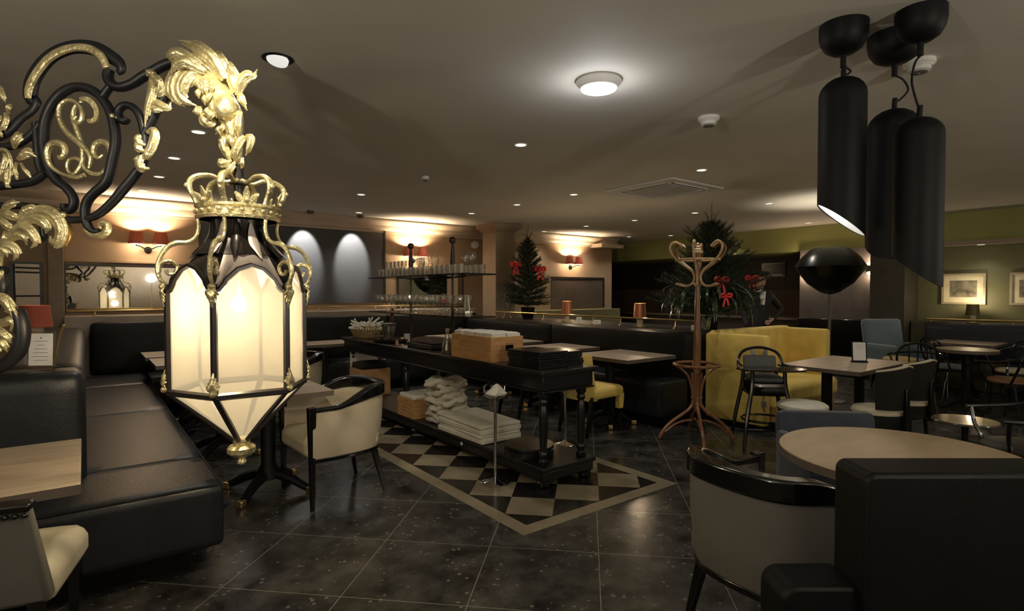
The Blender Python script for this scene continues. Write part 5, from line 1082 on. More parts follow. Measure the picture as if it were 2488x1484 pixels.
# basket with cutlery
t = thing('cutlery_basket', 'oval wicker basket full of pale napkin rolls at the far end of the buffet', 'basket', (2.82, 6.72, BZ+0.001))
WICK = mat('wicker', (0.36, 0.26, 0.12), 0.6, var=0.4, scale=40, bump=0.4, bscale=80)
MB().lathe([(0.15, 0), (0.17, 0.02), (0.21, 0.12), (0.22, 0.125), (0.20, 0.115), (0.16, 0.02), (0.001, 0.012)], 36, sx=0.85, sy=1.45).build('basket_body', WICK, t)
b = MB()
for i in range(40):
    a = 2*PI*i/40; b.ball((0.215*0.85*math.cos(a), 0.215*1.45*math.sin(a), 0.118), 0.012, n=5)
b.build('rim_beads', mat('pale_beads', (0.66, 0.6, 0.42), 0.5), t)
random.seed(21)
for i in range(26):
    a = random.uniform(0, 2*PI); q = math.sqrt(random.random())
    x, y = 0.13*q*math.cos(a), 0.23*q*math.sin(a)
    o = MB().tube([(0, 0, 0), (0, 0.05, 0.004), (0, 0.16, 0.0)], [0.012, 0.014, 0.011], 7, nrm=(0, 0, 1)).build('napkin_roll', PAPER)
    o.location = (2.82+x, 6.72+y, BZ+0.115+0.03*random.random()+0.02*(1-q)); o.rotation_euler = (random.uniform(0.1, 0.7), 0, random.uniform(0, 6.28))
    tag(o, 'pale napkin roll sticking out of the oval wicker basket', 'napkin', 'napkin rolls in the wicker basket')
t = thing('pepper_mill', 'dark brown turned pepper mill behind the ice bucket', 'pepper mill', (2.98, 6.30, BZ+0.001))
MB().lathe([(0.028, 0), (0.03, 0.01), (0.022, 0.05), (0.026, 0.13), (0.02, 0.2), (0.025, 0.26), (0.024, 0.30), (0.012, 0.315), (0.024, 0.335), (0.024, 0.36), (0.010, 0.38), (0.001, 0.382)], 18).build('body', mat('mill_brown', (0.10, 0.03, 0.015), 0.25), t)
MB().lathe([(0.001, 0.382), (0.008, 0.384), (0.009, 0.395), (0.001, 0.40)], 12).build('knob', BRASS, t)
t = thing('serving_tray', 'dark round tray carrying the silver ice bucket', 'tray', (2.80, 5.98, BZ+0.001))
MB().lathe([(0.17, 0), (0.19, 0.012), (0.20, 0.04), (0.196, 0.04), (0.185, 0.014), (0.001, 0.01)], 36, sx=1, sy=1.25).build('body', mat('tray_brown', (0.03, 0.016, 0.012), 0.25), t)
t = thing('ice_bucket', 'tall silver ice bucket on the dark tray of the buffet', 'ice bucket', (2.80, 6.02, BZ+0.012))
MB().lathe([(0.05, 0), (0.055, 0.006), (0.06, 0.05), (0.078, 0.16), (0.082, 0.19), (0.085, 0.195), (0.08, 0.197), (0.072, 0.16), (0.055, 0.03), (0.001, 0.02)], 28).build('body', SILVER, t)
MB().ball((0, 0.0, 0.19), 0.055, 1, 1, 0.35, 8).build('napkin', PAPER, t)
t = thing('small_cup', 'small white cup right of the dark tray', 'cup', (2.90, 5.74, BZ+0.041))
MB().lathe([(0.025, 0), (0.035, 0.02), (0.04, 0.06), (0.036, 0.06), (0.03, 0.02), (0.001, 0.008)], 20).build('body', WHITE, t)
t = thing('folded_cloth', 'folded grey cloth with black trays beneath it, left of the carafes', 'cloth', (2.88, 5.10, BZ+0.001))
MB().box(-0.17, 0.17, -0.24, 0.28, 0.0, 0.05).build('black_tray', mat('folder_black', (0.006, 0.006, 0.007), 0.3), t, bevel=0.01)
MB().pad(-0.14, 0.15, -0.2, 0.24, 0.05, 0.085, 0.015, 0.02, 8).build('cloth', mat('grey_brown_cloth', (0.13, 0.10, 0.085), 0.8), t)
t = thing('salt_shaker', 'small pinkish shaker on the table edge left of the black trays', 'shaker', (2.68, 5.55, BZ+0.001))
MB().lathe([(0.018, 0), (0.02, 0.01), (0.016, 0.05), (0.001, 0.058)], 14).build('body', mat('pink_salt', (0.35, 0.22, 0.18), 0.5), t)
# ---------------------------------------------------------------- things on the low shelf
SZ = 0.161
t2 = rim_box('pine crate with printed label on the low shelf under the buffet', 'wooden_crate', (2.79, 5.24, SZ), 0.34, 0.36, 0.20, rz=0.0)
MB().box(-0.16, 0.16, -0.17, 0.17, 0.013, 0.235).build('paper_bag', PAPER, t2, bevel=0.02)
for k in range(4): MB().box(-0.1715, -0.1705, -0.11+0.0*k, 0.11-0.03*k, 0.06+0.035*k, 0.066+0.035*k).build('label_line', mat('stamp_brown', (0.24, 0.12, 0.045), 0.7), t2)
random.seed(9)
for k in range(4):
    o = MB().pad(-0.215, 0.215, -0.36, 0.36, 0.001, (0.05, 0.022, 0.05, 0.03)[k], 0.012, 0.004, 10).build('folded_tablecloth', LINEN)
    o.location = (2.84, 4.22, SZ+(0, 0.051, 0.074, 0.125)[k]); o.rotation_euler = (0, 0, (0.02, -0.03, 0.01, -0.02)[k])
    tag(o, ['white folded tablecloth at the bottom of the linen stack', 'thin white folded tablecloth second from below in the linen stack', 'thick white folded tablecloth second from the top of the linen stack', 'white folded tablecloth on top of the linen stack'][k], 'tablecloth', 'folded tablecloths on the low shelf')
def crumple(label, loc, sx, sy, h, layers, seed):
    random.seed(seed); b = MB()
    for k in range(layers):
        z = h*k/layers; n = 28; ax, ay = sx*random.uniform(0.85, 1.1), sy*random.uniform(0.85, 1.1); ox, oy = random.uniform(-.03, .03), random.uniform(-.04, .04)
        ph = [random.uniform(0, 6) for _ in range(4)]; v = []; f = []
        hh = h/layers*1.15
        for j, (sc, zz) in enumerate(((0.90, 0), (1.0, hh*0.3), (1.0, hh*0.65), (0.92, hh), (0.5, hh*1.05), (0.01, hh*1.05))):
            for i in range(n):
                a = 2*PI*i/n; w = 1+0.11*math.sin(3*a+ph[0])+0.08*math.sin(7*a+ph[1]+j*0.9)+0.05*math.sin(13*a+ph[2]+j)
                ca, sa = math.cos(a), math.sin(a); e = (abs(ca)**3+abs(sa)**3)**(-1/3)
                v.append((ox+ax*ca*e*sc*w, oy+ay*sa*e*sc*w, z+zz+0.020*math.sin(3*a+ph[3])*(sc > 0.3)*(k > 0)+0.01*math.sin(9*a+ph[1])*(k > 0)*(sc > 0.3)+0.35*0*z))
        m = 6
        for j in range(m-1):
            for i in range(n): f.append((j*n+i, j*n+(i+1) % n, (j+1)*n+(i+1) % n, (j+1)*n+i))
        f.append(tuple(range(n-1, -1, -1))); b.raw(v, f)
    o = b.build('linen_pile', LINEN, ang=1.2); o.location = loc
    return tag(o, label, 'linen')
crumple('tall rumpled pile of white linen beside the labelled crate', (2.86, 4.83, SZ+0.001), 0.18, 0.165, 0.42, 9, 4)
b = thing('cardboard_box', 'brown cardboard box with black cloth on top at the far end of the low shelf', 'box', (2.86, 6.70, SZ+0.131))
MB().box(-0.2, 0.2, -0.17, 0.17, 0, 0.20).build('body', mat('cardboard', (0.40, 0.22, 0.10), 0.8), b, bevel=0.004)
MB().pad(-0.17, 0.2, -0.16, 0.17, 0.2, 0.27, 0.03, 0.02, 8).build('black_cloth', mat('black_cloth', (0.006, 0.006, 0.006), 0.9), b)
MB().box(-0.19, 0.18, 0.171, 0.176, 0.10, 0.40).build('paper_sheet', PAPER, b)
b = thing('cardboard_box', 'lower plain cardboard box under the one with black cloth', 'box', (2.86, 6.70, SZ+0.0))
MB().box(-0.2, 0.2, -0.17, 0.17, 0, 0.13).build('body', mat('cardboard', (0.40, 0.22, 0.10), 0.8), b, bevel=0.004)
# ---------------------------------------------------------------- chrome stands
def stand(label, x, y, h, plate=True):
    t = thing('bucket_stand', label, 'stand', (x, y, 0), 0, 'chrome bucket stands')
    MB().lathe([(0.11, 0), (0.115, 0.008), (0.10, 0.02), (0.03, 0.03), (0.012, 0.045), (0.001, 0.046)], 32).build('base', CHROME, t)
    MB().tube([(0, 0, 0.03), (0, 0, h-0.02)], 0.011, 12, nrm=(1, 0, 0)).build('pole', CHROME, t)
    MB().lathe([(0.001, h-0.03), (0.06, h-0.025), (0.088, h-0.01), (0.094, h), (0.088, h), (0.05, h-0.015), (0.001, h-0.018)], 32).build('dish', SILVER, t)
    MB().tube(cat([(-0.085, 0, h), (-0.10, 0.01, h+0.045), (-0.095, 0.0, h+0.075)], 4), 0.007, 6).build('handle', CHROME, t)
    MB().tube(cat([(0.085, 0, h), (0.095, 0.01, h+0.05)], 4), 0.006, 6).build('handle', CHROME, t)
    v = []; n = 18; random.seed(int(h*100)); prof = [(0.07, -0.012), (0.08, 0.008), (0.05, 0.035), (0.03, 0.06), (0.004, 0.078)]
    for r, z in prof:
        for i in range(n):
            a = 2*PI*i/n; q = r*(1+0.14*math.sin(3*a+r*40)+0.1*math.sin(5*a)); v.append((q*math.cos(a)+0.015*(z > .03), q*math.sin(a), h+z))
    MB().raw(v, [(j*n+i, j*n+(i+1) % n, (j+1)*n+(i+1) % n, (j+1)*n+i) for j in range(4) for i in range(n)]).build('napkin', LINEN, t)
stand('chrome bucket stand with folded napkin in front of the buffet', 2.47, 3.44, 0.675)
stand('chrome bucket stand behind the right edge of the buffet', 3.62, 3.90, 0.63)
# ================================================================ WALL LIGHTS AND TABLE LAMPS
def sconce(label, x, v, z, W, col=(1.0, 0.76, 0.50)):
    t = thing('wall_light', label, 'wall light', (x, v, z), 0, 'double shaded wall lights')
    MB().at((0, -0.012, -0.05), rx=PI/2).lathe([(0.045, -0.012), (0.045, 0.005), (0.03, 0.02), (0.001, 0.024)], 20).build('backplate', MATBLACK, t)
    for sx in (-1, 1):
        sh = MB().at((sx*0.135, -0.13, 0.02)).lathe([(0.092, 0), (0.068, 0.155), (0.066, 0.155), (0.090, 0)], 28).build('lamp_shade', REDSH, t)
        MB().tube(cat([(0, -0.03, -0.05), (sx*0.05, -0.06, -0.03), (sx*0.10, -0.10, -0.005), (sx*0.135, -0.13, 0.0), (sx*0.135, -0.13, 0.04)], 4), 0.008, 6).build('arm', MATBLACK, t)
        MB().ball((sx*0.135, -0.13, 0.075), 0.018, n=6).build('bulb', glow('lamp_glow', (1.0, 0.95, 0.80), 0.62), t)
        MB().at((sx*0.135, -0.13, 0.0)).lathe([(0.084, 0.018), (0.001, 0.019)], 24).build('diffuser', frost2, sh)
        lamp('wall_lamp', (sx*0.135, -0.13, 0.13), W, col, 0.02, t)
        lamp('wall_lamp_down', (sx*0.135, -0.13, 0.012), W*0.38, col, 0.02, t)
    return t
frost2 = glow('shade_under_glow', (1.0, 0.80, 0.50), 0.55)
sconce('double red-shaded wall light left of the lantern', 0.68, 8.8, 2.05, 34.8)
sconce('double red-shaded wall light behind the glass shelf rack', 4.55, 8.8, 2.04, 40.2)
sconce('double red-shaded wall light between the pillar tree and the bulkhead', 8.30, 8.8, 2.02, 34.8)
for k, (vv, lab) in enumerate(((4.86, 'brass-lit up and down wall light on the left of the dark niche'), (3.78, 'brass-lit up and down wall light on the right of the dark niche'))):
    t = thing('niche_light', lab, 'wall light', (10.41, vv, 1.84), 0, 'up and down lights in the dark niche')
    MB().box(-0.06, 0, -0.045, 0.045, -0.05, 0.05).build('body', MATBLACK, t, bevel=0.006)
    for s in (-1, 1):
        MB().at((-0.045, 0, s*0.075)).ball((0, 0, 0), 0.04, 1, 1.3, 0.75, 8).build('lamp_head', glow('niche_glow', (1.0, 0.74, 0.42), 0.6), t)
        lamp('niche_lamp', (-0.09, 0, s*0.12), 4.5, (1, 0.72, 0.48), 0.03, t)
def table_lamp(label, x, y, z, h=0.30, m=COPPER, W=2.2, r=0.085, base=WHITE, sh=None, group='table lamps with copper shades'):
    t = thing('table_lamp', label, 'lamp', (x, y, z), 0, group)
    MB().lathe([(r*0.95, 0), (r*0.95, 0.008), (0.02, 0.012), (0.001, 0.013)], 24).build('base', BRASS, t)
    MB().lathe([(r*0.42, 0.01), (r*0.52, h*0.4), (0.001, h*0.4)], 20).build('body', mat('alabaster', (0.62, 0.50, 0.36), 0.4), t)
    s = MB().lathe([(r*1.0, h*0.40), (r*0.84, h), (r*0.82, h), (r*0.98, h*0.40)], 28).build('lamp_shade', m, t)
    MB().ball((0, 0, h*0.72), 0.02, n=6).build('bulb', glow('lamp_glow', (1.0, 0.95, 0.80), 0.62), t)
    MB().lathe([(r*0.80, h*0.975), (0.001, h*0.985)], 24).build('diffuser', glow('shade_under_glow', (1.0, 0.80, 0.50), 0.55), s)
    if W: lamp('table_lamp_light', (0, 0, h+0.035), W, WARM, 0.02, t); lamp('table_lamp_down', (0, 0, h*0.36), W*0.15, WARM, 0.02, t)
    return t
table_lamp('copper table lamp on the ledge right of the pillar tree', 5.80, 6.22, 1.0, 0.31, W=6)
table_lamp('copper table lamp on the ledge midway to the coat stand', 5.80, 4.82, 1.0, 0.30, W=6)
table_lamp('brass table lamp glowing under the framed print on the far right', 10.42, 2.43, 1.0, 0.27, m=mat('dark_gold_shade', (0.12, 0.09, 0.02), 0.5), W=6, r=0.085, group='table lamp on the lounge ledge')
table_lamp('red-shaded table lamp on the left ledge behind the menu card', -0.33, 6.15, 1.037, 0.30, m=mat('red_lamp_shade', (0.30, 0.06, 0.03), 0.7, emit=(0.6, 0.12, 0.05), es=0.04), W=0.6, r=0.12, group='red lamp on the ledge')
# big dark floor lamp
fx, fy = uv(4.20, 7.4)
t = thing('floor_lamp', 'huge glossy black bulbous floor lamp on a thin grey pole', 'floor lamp', (fx, fy, 0))
MB().lathe([(0.2, 0), (0.2, 0.015), (0.03, 0.03), (0.018, 0.05), (0.018, 1.5)], 24).build('pole', mat('grey_pole', (0.06, 0.055, 0.05), 0.4), t)
MB().lathe([(0.03, 1.42), (0.12, 1.45), (0.27, 1.56), (0.37, 1.70), (0.42, 1.78), (0.35, 1.90), (0.24, 2.01), (0.2, 2.03), (0.19, 2.03), (0.24, 1.99), (0.34, 1.89), (0.38, 1.78), (0.25, 1.56), (0.001, 1.5)], 40).build('lamp_shade', mat('gloss_black_shade', (0.002, 0.002, 0.002), 0.28, spec=0.25), t)
lamp('added_shade_uplight', (0, 0, 1.86), 30, (1, 0.88, 0.68), 0.06, t)  # uplight added inside the dark shade to brighten the ceiling
t = thing('wall_display', 'small grey framed display on the dark wall right of the big tree', 'display', (11.92, 6.22, 1.78))
MB().box(-0.02, 0, -0.26, 0.26, 0, 0.30).build('frame', mat('grey_metal_frame', (0.18, 0.18, 0.175), 0.3, 0.5), t, smooth=False)
MB().box(-0.024, -0.02, -0.26, 0.235, 0.025, 0.275).build('screen', mat('dark_screen', (0.02, 0.02, 0.022), 0.2), t, smooth=False)
MB().tube([(-0.026, 0.18, 0.12), (-0.026, 0.08, 0.16)], 0.012, 6).tube([(-0.026, 0.1, 0.09), (-0.026, 0.07, 0.13)], 0.006, 6).box(-0.028, -0.024, -0.2, 0.04, 0.03, 0.05).build('marking', WHITE, t)
# ---------------------------------------------------------------- menus and cards
def menu(label, loc, rz, w, h, frame, tilt=0.12, lines=6):
    t = thing('menu_holder', label, 'menu', loc, rz)
    MB().at((0, 0, 0.012), rx=-tilt).box(-w/2-0.008, w/2+0.008, -0.004, 0.004, -0.002, h+0.01).build('frame', frame, t, bevel=0.002)
    b = MB().at((0, 0, 0.012), rx=-tilt); b.box(-w/2+0.004, w/2-0.004, -0.0062, -0.0042, 0.006, h).build('paper', mat('menu_paper', (0.70, 0.68, 0.66), 0.6, var=0.03), t)
    b = MB().at((0, 0, 0.012), rx=-tilt)
    for k in range(lines):
        ww = w*(0.30, 0.16, 0.24, 0.30, 0.32, 0.27)[k % 6]; zz = h*(0.76-0.115*k); b.box(-ww, ww, -0.0068, -0.0062, zz, zz+0.0022)
    b.tube([(0, -0.0064, h*0.86), (0.004, -0.0064, h*0.875)], 0.004, 6); b.build('print', INK, t)
    MB().box(-w/2-0.01, w/2+0.01, -0.03, 0.03, 0, 0.01).build('foot', frame, t, bevel=0.002)
    return t
mx, my = atz(92, 898, 1.045)[:2]
menu('menu card in a clear stand on the left bench backrest', (-0.185, 3.86, 1.043), YAW-PI/2+0.1, 0.125, 0.175, GLASSD, 0.05)
mx, my = atz(2088, 880, 0.75)[:2]
menu('white menu card in a black frame on the lounge table', (mx, my, 0.751), YAW-PI/2-0.15, 0.125, 0.185, MATBLACK, 0.1, 2)
for k, (px, w, h) in enumerate(((1407, 0.08, 0.085), (1450, 0.11, 0.055), (1690, 0.10, 0.06))):
    x, y = 5.72, None
    l, f, u = ray(px, 742); a, b_ = uv(l, f); y = b_/a*x
    t = thing('table_card', ['tall white card on the ledge right of the first copper lamp', 'low white card on the ledge left of the second copper lamp', 'white card on the ledge behind the coat stand'][k], 'card', (x, y, 1.001), YAW-PI/2, 'cards on the ledge')
    MB().box(-w/2, w/2, -0.003, 0.003, 0, h).build('card', WHITE, t); MB().box(-w*0.35, w*0.35, -0.0038, -0.0032, h*0.3, h*0.36).box(-w*0.3, w*0.3, -0.0038, -0.0032, h*0.6, h*0.66).build('print', INK, t)
t = thing('brass_handrail', 'short curved brass strip standing at the left bench end', 'rail', (-0.12, 3.98, 1.036), YAW-PI/2)
MB().tube(cat([(-0.02, 0, 0.0), (-0.012, 0, 0.08), (0.01, 0, 0.16), (0.035, 0, 0.225)], 5), 0.006, 8, flat=1.6).ball((0.036, 0, 0.228), 0.009, n=6).build('rail', BRASS, t)
# ================================================================ FIR TREES
def fir(label, x, y, z0, pot_h, H, R, seed, name='fir_tree', low=0.0, wide=1.0):
    random.seed(seed); t = thing(name, label, 'tree', (x, y, z0), 0, 'decorated fir trees')
    MB().tube([(0, 0, pot_h*0.4), (0.005, 0.004, pot_h+H*0.5), (0, 0, pot_h+H)], [0.018, 0.012, 0.003], 8, nrm=(1, 0, 0)).build('trunk', BROWNF, t)
    v = []; f = []; bb = MB()
    def needle(p, d, L, w):
        s = d.cross(Vector((random.gauss(0, 1), random.gauss(0, 1), random.gauss(0, 1)))).normalized()*w
        n = len(v); v.extend([tuple(p-s), tuple(p+s), tuple(p+d*L)]); f.append((n, n+1, n+2))
    def twig(p0, d, L, dens, nl):
        d = d.normalized(); p = Vector(p0); q = p+d*L+Vector((0, 0, L*0.12)); bb.tube([tuple(p), tuple((p+q)/2+Vector((0, 0, -0.01))), tuple(q)], [0.005, 0.0035, 0.0015], 4)
        k = int(L*dens)
        for i in range(k):
            s = (i+random.random())/k; c = p.lerp(q, s)
            nd = (d*0.9+Vector((random.gauss(0, 1), random.gauss(0, 1), random.gauss(0, 1))).normalized()*0.9).normalized()
            needle(c, nd, nl*random.uniform(0.7, 1.25), 0.0021)
    rings = 15
    for k in range(rings):
        s = k/(rings-1); zz = pot_h+H*(0.05+0.78*s); rr = R*(1-s)**0.62*(0.62+0.38*min(1, s*5+low))*random.uniform(0.88, 1.12)+0.03
        nb = int(13-6*s)
        for i in range(nb):
            a = 2*PI*(i+random.random()*0.6)/nb+k*0.7
            up = 0.15+0.95*s+random.uniform(-0.12, 0.15); d = Vector((math.cos(a), math.sin(a)*wide, up)); Lb = rr*random.uniform(0.75, 1.2)
            twig((0, 0, zz), d, Lb, 480, 0.052)
            for e in range(3):
                o = d.normalized()*Lb*(0.3+0.2*e); dd = d.normalized()+Vector((math.cos(a+PI/2), math.sin(a+PI/2), 0.1))*(0.8 if e % 2 else -0.8)
                twig(Vector((0, 0, zz))+o, dd, Lb*0.42, 480, 0.046)
    twig((0, 0, pot_h+H*0.8), Vector((0.02, 0, 1)), H*0.2, 200, 0.02)
    for e in range(5):
        a = e*1.3; twig((0, 0, pot_h+H*0.82), Vector((math.cos(a)*0.6, math.sin(a)*0.6, 1)), H*0.12, 200, 0.03)
    n0 = len(bb.v); bb.build('branches', mat('fir_branch', (0.06, 0.045, 0.022), 0.7), t)
    MB().raw(v, f).build('needles', GREEN, t, smooth=False)
    return t
t1p = (5.98, 7.38)
tr = fir('smaller fir tree with red bows in a black pot beside the pillar', *t1p, 1.0, 0.16, 1.40, 0.36, 2, low=0.6)
MB().lathe([(0.08, 0), (0.09, 0.01), (0.12, 0.19), (0.11, 0.19), (0.08, 0.02)], 24).build('pot', MATBLACK, tr)
t2p = (5.93, 3.86)
tr = fir('bigger fir tree with red bows behind the coat stand', *t2p, 1.0, 0.12, 1.36, 0.56, 6, low=0.9)
MB().lathe([(0.075, 0), (0.08, 0.01), (0.095, 0.16), (0.088, 0.16), (0.07, 0.02)], 24).build('pot', MATBLACK, tr)
# hanging broad leaves round the big tree's foot
b = MB(); random.seed(31)
for k in range(64):
    a = random.uniform(0, 2*PI); r0 = random.uniform(0.1, 0.2); r1 = random.uniform(0.36, 0.60); z = random.uniform(0.30, 0.55); dr = random.uniform(0.12, 0.34)
    b.tube(cat([(r0*math.cos(a), r0*math.sin(a), z), ((r0+r1)/2*math.cos(a+.1), (r0+r1)/2*math.sin(a+.1), z+0.02), (r1*0.95*math.cos(a+.15), r1*0.95*math.sin(a+.15), z-dr*0.4), (r1*math.cos(a+.15), r1*math.sin(a+.15), z-dr)], 3), [0.004, 0.016, 0.018, 0.003], 6, flat=0.2, nrm=(0, 0, 1))
o = b.build('broad_leaves', mat('broad_leaf', (0.035, 0.06, 0.025), 0.3, var=0.4), tr)
t = thing('leafy_sprig', 'pale green sprig in a glass at the foot of the big tree', 'plant', (5.72, 3.78, 1.001))
MB().lathe([(0.04, 0), (0.045, 0.005), (0.055, 0.12), (0.053, 0.12), (0.04, 0.01)], 20).build('vase', GLASS, t)
b = MB()
for k in range(14):
    a = k*2.4; b.tube(cat([(0, 0, 0.03), (0.03*math.cos(a), 0.03*math.sin(a), 0.10), (0.07*math.cos(a), 0.07*math.sin(a), 0.14+0.01*(k % 4))], 3), [0.004, 0.014, 0.003], 6, flat=0.25, nrm=(0, 0, 1))
b.build('leaves', mat('pale_leaf', (0.16, 0.2, 0.12), 0.4), t)
t = thing('glass_vase', 'tall clear glass vase left of the smaller fir tree', 'vase', (5.80, 7.70, 1.001))
MB().lathe([(0.06, 0), (0.065, 0.01), (0.02, 0.05), (0.025, 0.12), (0.07, 0.25), (0.085, 0.42), (0.08, 0.42), (0.065, 0.25), (0.01, 0.06)], 24).build('body', GLASS, t)
def bow(label, x, y, z, rz, s=1.0):
    t = thing('red_bow', label, 'bow', (x, y, z), rz, 'red bows on the fir trees')
    for sx in (-1, 1):
        MB().tube(cat([(0, 0, 0), (sx*0.03*s, -0.01, 0.03*s), (sx*0.06*s, -0.012, 0.02*s), (sx*0.055*s, -0.01, -0.01*s), (0, 0, 0)], 4), [0.008*s, 0.016*s, 0.02*s, 0.016*s, 0.008*s], 6, flat=0.9).build('loop', RED, t)
        MB().tube(cat([(0, 0, 0), (sx*0.02*s, -0.01, -0.06*s), (sx*0.035*s, -0.008, -0.13*s)], 4), [0.008*s, 0.014*s, 0.017*s], 6, flat=0.3).build('tail', RED, t)
    MB().ball((0, -0.008, 0), 0.014*s, n=6).build('knot', RED, t)
rz = YAW-PI/2
def ontree(c, lat, dep, z): a, b_ = lat*math.sin(YAW)-dep*-math.cos(YAW)*1, 0; return (c[0]+lat*0.794-dep*0.607, c[1]-lat*0.607-dep*0.794, z)
bow('red bow at the left side of the smaller fir tree', *ontree(t1p, -0.20, 0.17, 1.90), rz, 1.3)
bow('red bow at the right side of the smaller fir tree', *ontree(t1p, 0.20, 0.17, 1.82), rz, 1.3)
bow('red bow at the middle of the bigger fir tree', *ontree(t2p, -0.01, 0.36, 1.58), rz, 1.1)
bow('red bow at the right side of the bigger fir tree', *ontree(t2p, 0.44, 0.10, 1.60), rz, 1.1)
bow('dark red bow low between the leaves of the bigger fir tree', *ontree(t2p, 0.02, 0.42, 1.40), rz, 0.9)
# ================================================================ PERSON
px_, py_ = 8.46, 4.64
per = thing('person', 'person in black jacket and black hat, hand on hip, behind the bigger fir tree', 'person', (px_, py_, 0), YAW-PI/2)
SK = mat('skin', (0.50, 0.30, 0.20), 0.55, var=0.05); JK = mat('black_jacket', (0.007, 0.007, 0.008), 0.7)
def skin(name, verts, edges, radii, m, root=0, parent=per, sub=2):
    me = bpy.data.meshes.new(name); me.from_pydata(verts, edges, []); me.materials.append(m)
    o = bpy.data.objects.new(name, me); COL.objects.link(o); o.parent = parent
    sk = o.modifiers.new('skin', 'SKIN'); sk.use_smooth_shade = True
    if not me.skin_vertices: me.attributes
    bpy.context.view_layer.objects.active = o
    for i, r in enumerate(radii):
        d = me.skin_vertices[0].data[i] if len(me.skin_vertices) else None
        if d: d.radius = r if isinstance(r, tuple) else (r, r); d.use_root = (i == root)
    sb = o.modifiers.new('subdivision', 'SUBSURF'); sb.levels = sub; sb.render_levels = sub
    return o
# body: facing the camera's right, hand on the hip on the right of the photo
bv = [(0, 0, 0.93), (0, 0, 1.08), (0, 0.01, 1.22), (0, 0.01, 1.36), (0, 0, 1.45), (0.01, -0.01, 1.52),
      (-0.17, 0, 1.38), (-0.24, 0.02, 1.12), (-0.23, -0.08, 0.90),
      (0.17, 0, 1.38), (0.36, 0.03, 1.17), (0.185, -0.07, 1.03), (0.13, -0.09, 1.00),
      (-0.09, 0, 0.86), (-0.10, 0.01, 0.48), (-0.10, 0.04, 0.09), (-0.11, -0.10, 0.04),
      (0.09, 0, 0.86), (0.10, 0.01, 0.48), (0.10, 0.04, 0.09), (0.11, -0.10, 0.04)]
be = [(0, 1), (1, 2), (2, 3), (3, 4), (4, 5), (3, 6), (6, 7), (7, 8), (3, 9), (9, 10), (10, 11), (11, 12), (0, 13), (13, 14), (14, 15), (15, 16), (0, 17), (17, 18), (18, 19), (19, 20)]
brd = [(0.16, 0.12), (0.14, 0.11), (0.17, 0.12), (0.17, 0.12), 0.06, 0.05, 0.065, 0.052, 0.04, 0.065, 0.052, 0.04, 0.034, 0.085, 0.06, 0.045, 0.04, 0.085, 0.06, 0.045, 0.04]
HAVE_SKIN = True
me = bpy.data.meshes.new('body'); bm_ok = False
def skinned(name, verts, edges, radii, m, parent, sub=2, root=0):
    import bmesh
    me = bpy.data.meshes.new(name); bm = bmesh.new(); lay = bm.verts.layers.skin.verify()
    vs = []
    for i, p in enumerate(verts):
        q = bm.verts.new(p); r = radii[i]; q[lay].radius = r if isinstance(r, tuple) else (r, r); q[lay].use_root = (i == root); vs.append(q)
    for a, b_ in edges: bm.edges.new((vs[a], vs[b_]))
    bm.to_mesh(me); bm.free(); me.materials.append(m)
    o = bpy.data.objects.new(name, me); COL.objects.link(o); o.parent = parent
    sk = o.modifiers.new('skin', 'SKIN'); sk.use_smooth_shade = True
    sb = o.modifiers.new('subdivision', 'SUBSURF'); sb.levels = sub; sb.render_levels = sub
    return o
skinned('body', bv, be, brd, JK, per)
def hand(cx, cy, cz, dx, dz, name='hand'):
    vs = [(cx, cy, cz), (cx+dx*0.05, cy, cz+dz*0.05)]; es = [(0, 1)]; rd = [(0.028, 0.018), (0.036, 0.016)]
    for k in range(4):
        o = (k-1.5)*0.019; L = (0.06, 0.072, 0.068, 0.052)[k]; n = len(vs)
        vs += [(cx+dx*0.085-dz*o, cy-0.004, cz+dz*0.085+dx*o), (cx+dx*(0.085+L*0.55)-dz*o, cy-0.012, cz+dz*(0.085+L*0.55)+dx*o), (cx+dx*(0.085+L)-dz*o, cy-0.028, cz+dz*(0.085+L)+dx*o)]
        es += [(1, n), (n, n+1), (n+1, n+2)]; rd += [0.0095, 0.009, 0.0075]
    n = len(vs); vs += [(cx+dx*0.04+dz*0.035, cy-0.02, cz+dz*0.04-dx*0.035), (cx+dx*0.075+dz*0.05, cy-0.035, cz+dz*0.075-dx*0.05)]; es += [(0, n), (n, n+1)]; rd += [0.011, 0.008]
    return skinned(name, vs, es, rd, SK, per, 1)
hand(0.175, -0.10, 1.02, -0.9, -0.43); hand(-0.235, -0.10, 0.87, 0.1, -0.99)
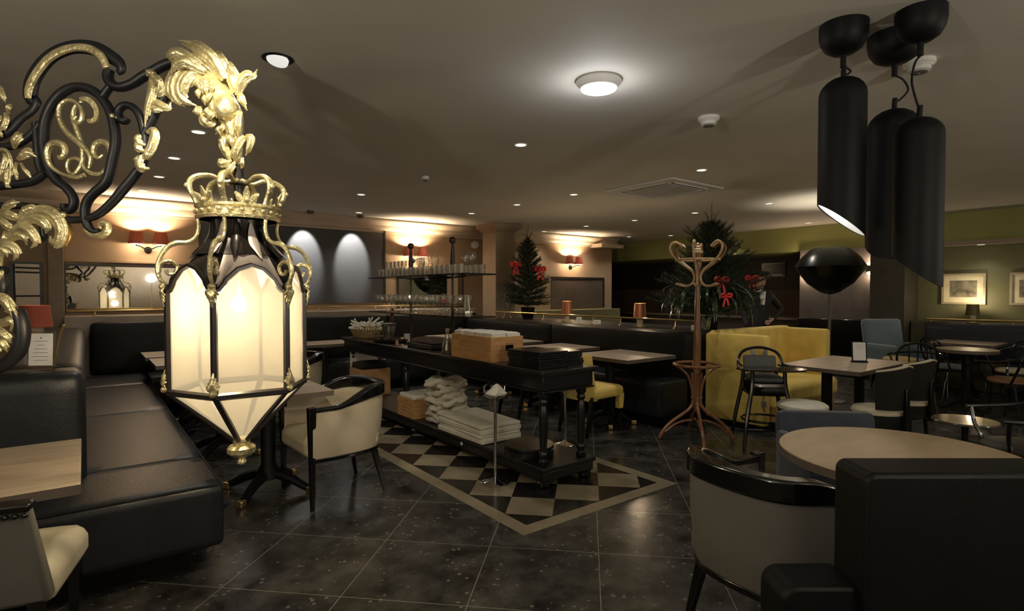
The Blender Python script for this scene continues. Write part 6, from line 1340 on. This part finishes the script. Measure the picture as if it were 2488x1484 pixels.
hd = MB(); hv = []; n = 20                        # head with brow, nose, lips, chin, ears
prof = [(1.50, .045, .05, 0), (1.53, .055, .06, .004), (1.555, .062, .078, .008), (1.575, .067, .084, .008), (1.60, .072, .088, .004), (1.63, .076, .092, 0), (1.66, .077, .095, 0), (1.69, .072, .09, 0), (1.715, .05, .065, 0), (1.725, .01, .01, 0)]
for z, a, b_, o in prof:
    for i in range(n):
        w = 2*PI*i/n; x, y = a*math.cos(w), b_*math.sin(w)-o
        if math.sin(w) < -0.9: y -= {1.60: .010, 1.575: .004}.get(z, 0)
        hv.append((x+0.0, y-0.015, z))
hd.raw(hv, [(j*n+i, j*n+(i+1) % n, (j+1)*n+(i+1) % n, (j+1)*n+i) for j in range(len(prof)-1) for i in range(n)])
hd.tube([(0, -0.10, 1.635), (0, -0.118, 1.605), (0, -0.108, 1.593)], [0.008, 0.014, 0.012], 8, nrm=(1, 0, 0))
for s in (-1, 1): hd.ball((s*0.077, -0.005, 1.61), 0.028, 0.3, 0.6, 1, 6); hd.ball((s*0.03, -0.098, 1.622), 0.012, 1.2, 0.5, 0.7, 6)
hd.tube([(-0.022, -0.098, 1.572), (0, -0.106, 1.573), (0.022, -0.098, 1.572)], [0.003, 0.007, 0.003], 6, nrm=(0, 0, 1))
ho = hd.build('head', SK, per)
MB().ball((0, 0.012, 1.655), 0.086, 1, 1.05, 0.85, 8).build('hair', mat('brown_hair', (0.05, 0.03, 0.02), 0.6), per)
MB().lathe([(0.095, 1.665), (0.10, 1.69), (0.15, 1.735), (0.155, 1.75), (0.12, 1.765), (0.001, 1.77)], 24).build('hat', mat('black_hat', (0.004, 0.004, 0.004), 0.8), per)
MB().hexa([(-0.045, -0.125, 1.44), (0.045, -0.125, 1.44), (0.02, -0.135, 1.25), (-0.02, -0.135, 1.25)], [(-0.05, -0.09, 1.47), (0.05, -0.09, 1.47), (0.02, -0.10, 1.25), (-0.02, -0.10, 1.25)]).lathe([(0.062, 1.44), (0.066, 1.47), (0.058, 1.485)], 16).build('white_collar', WHITE, per)
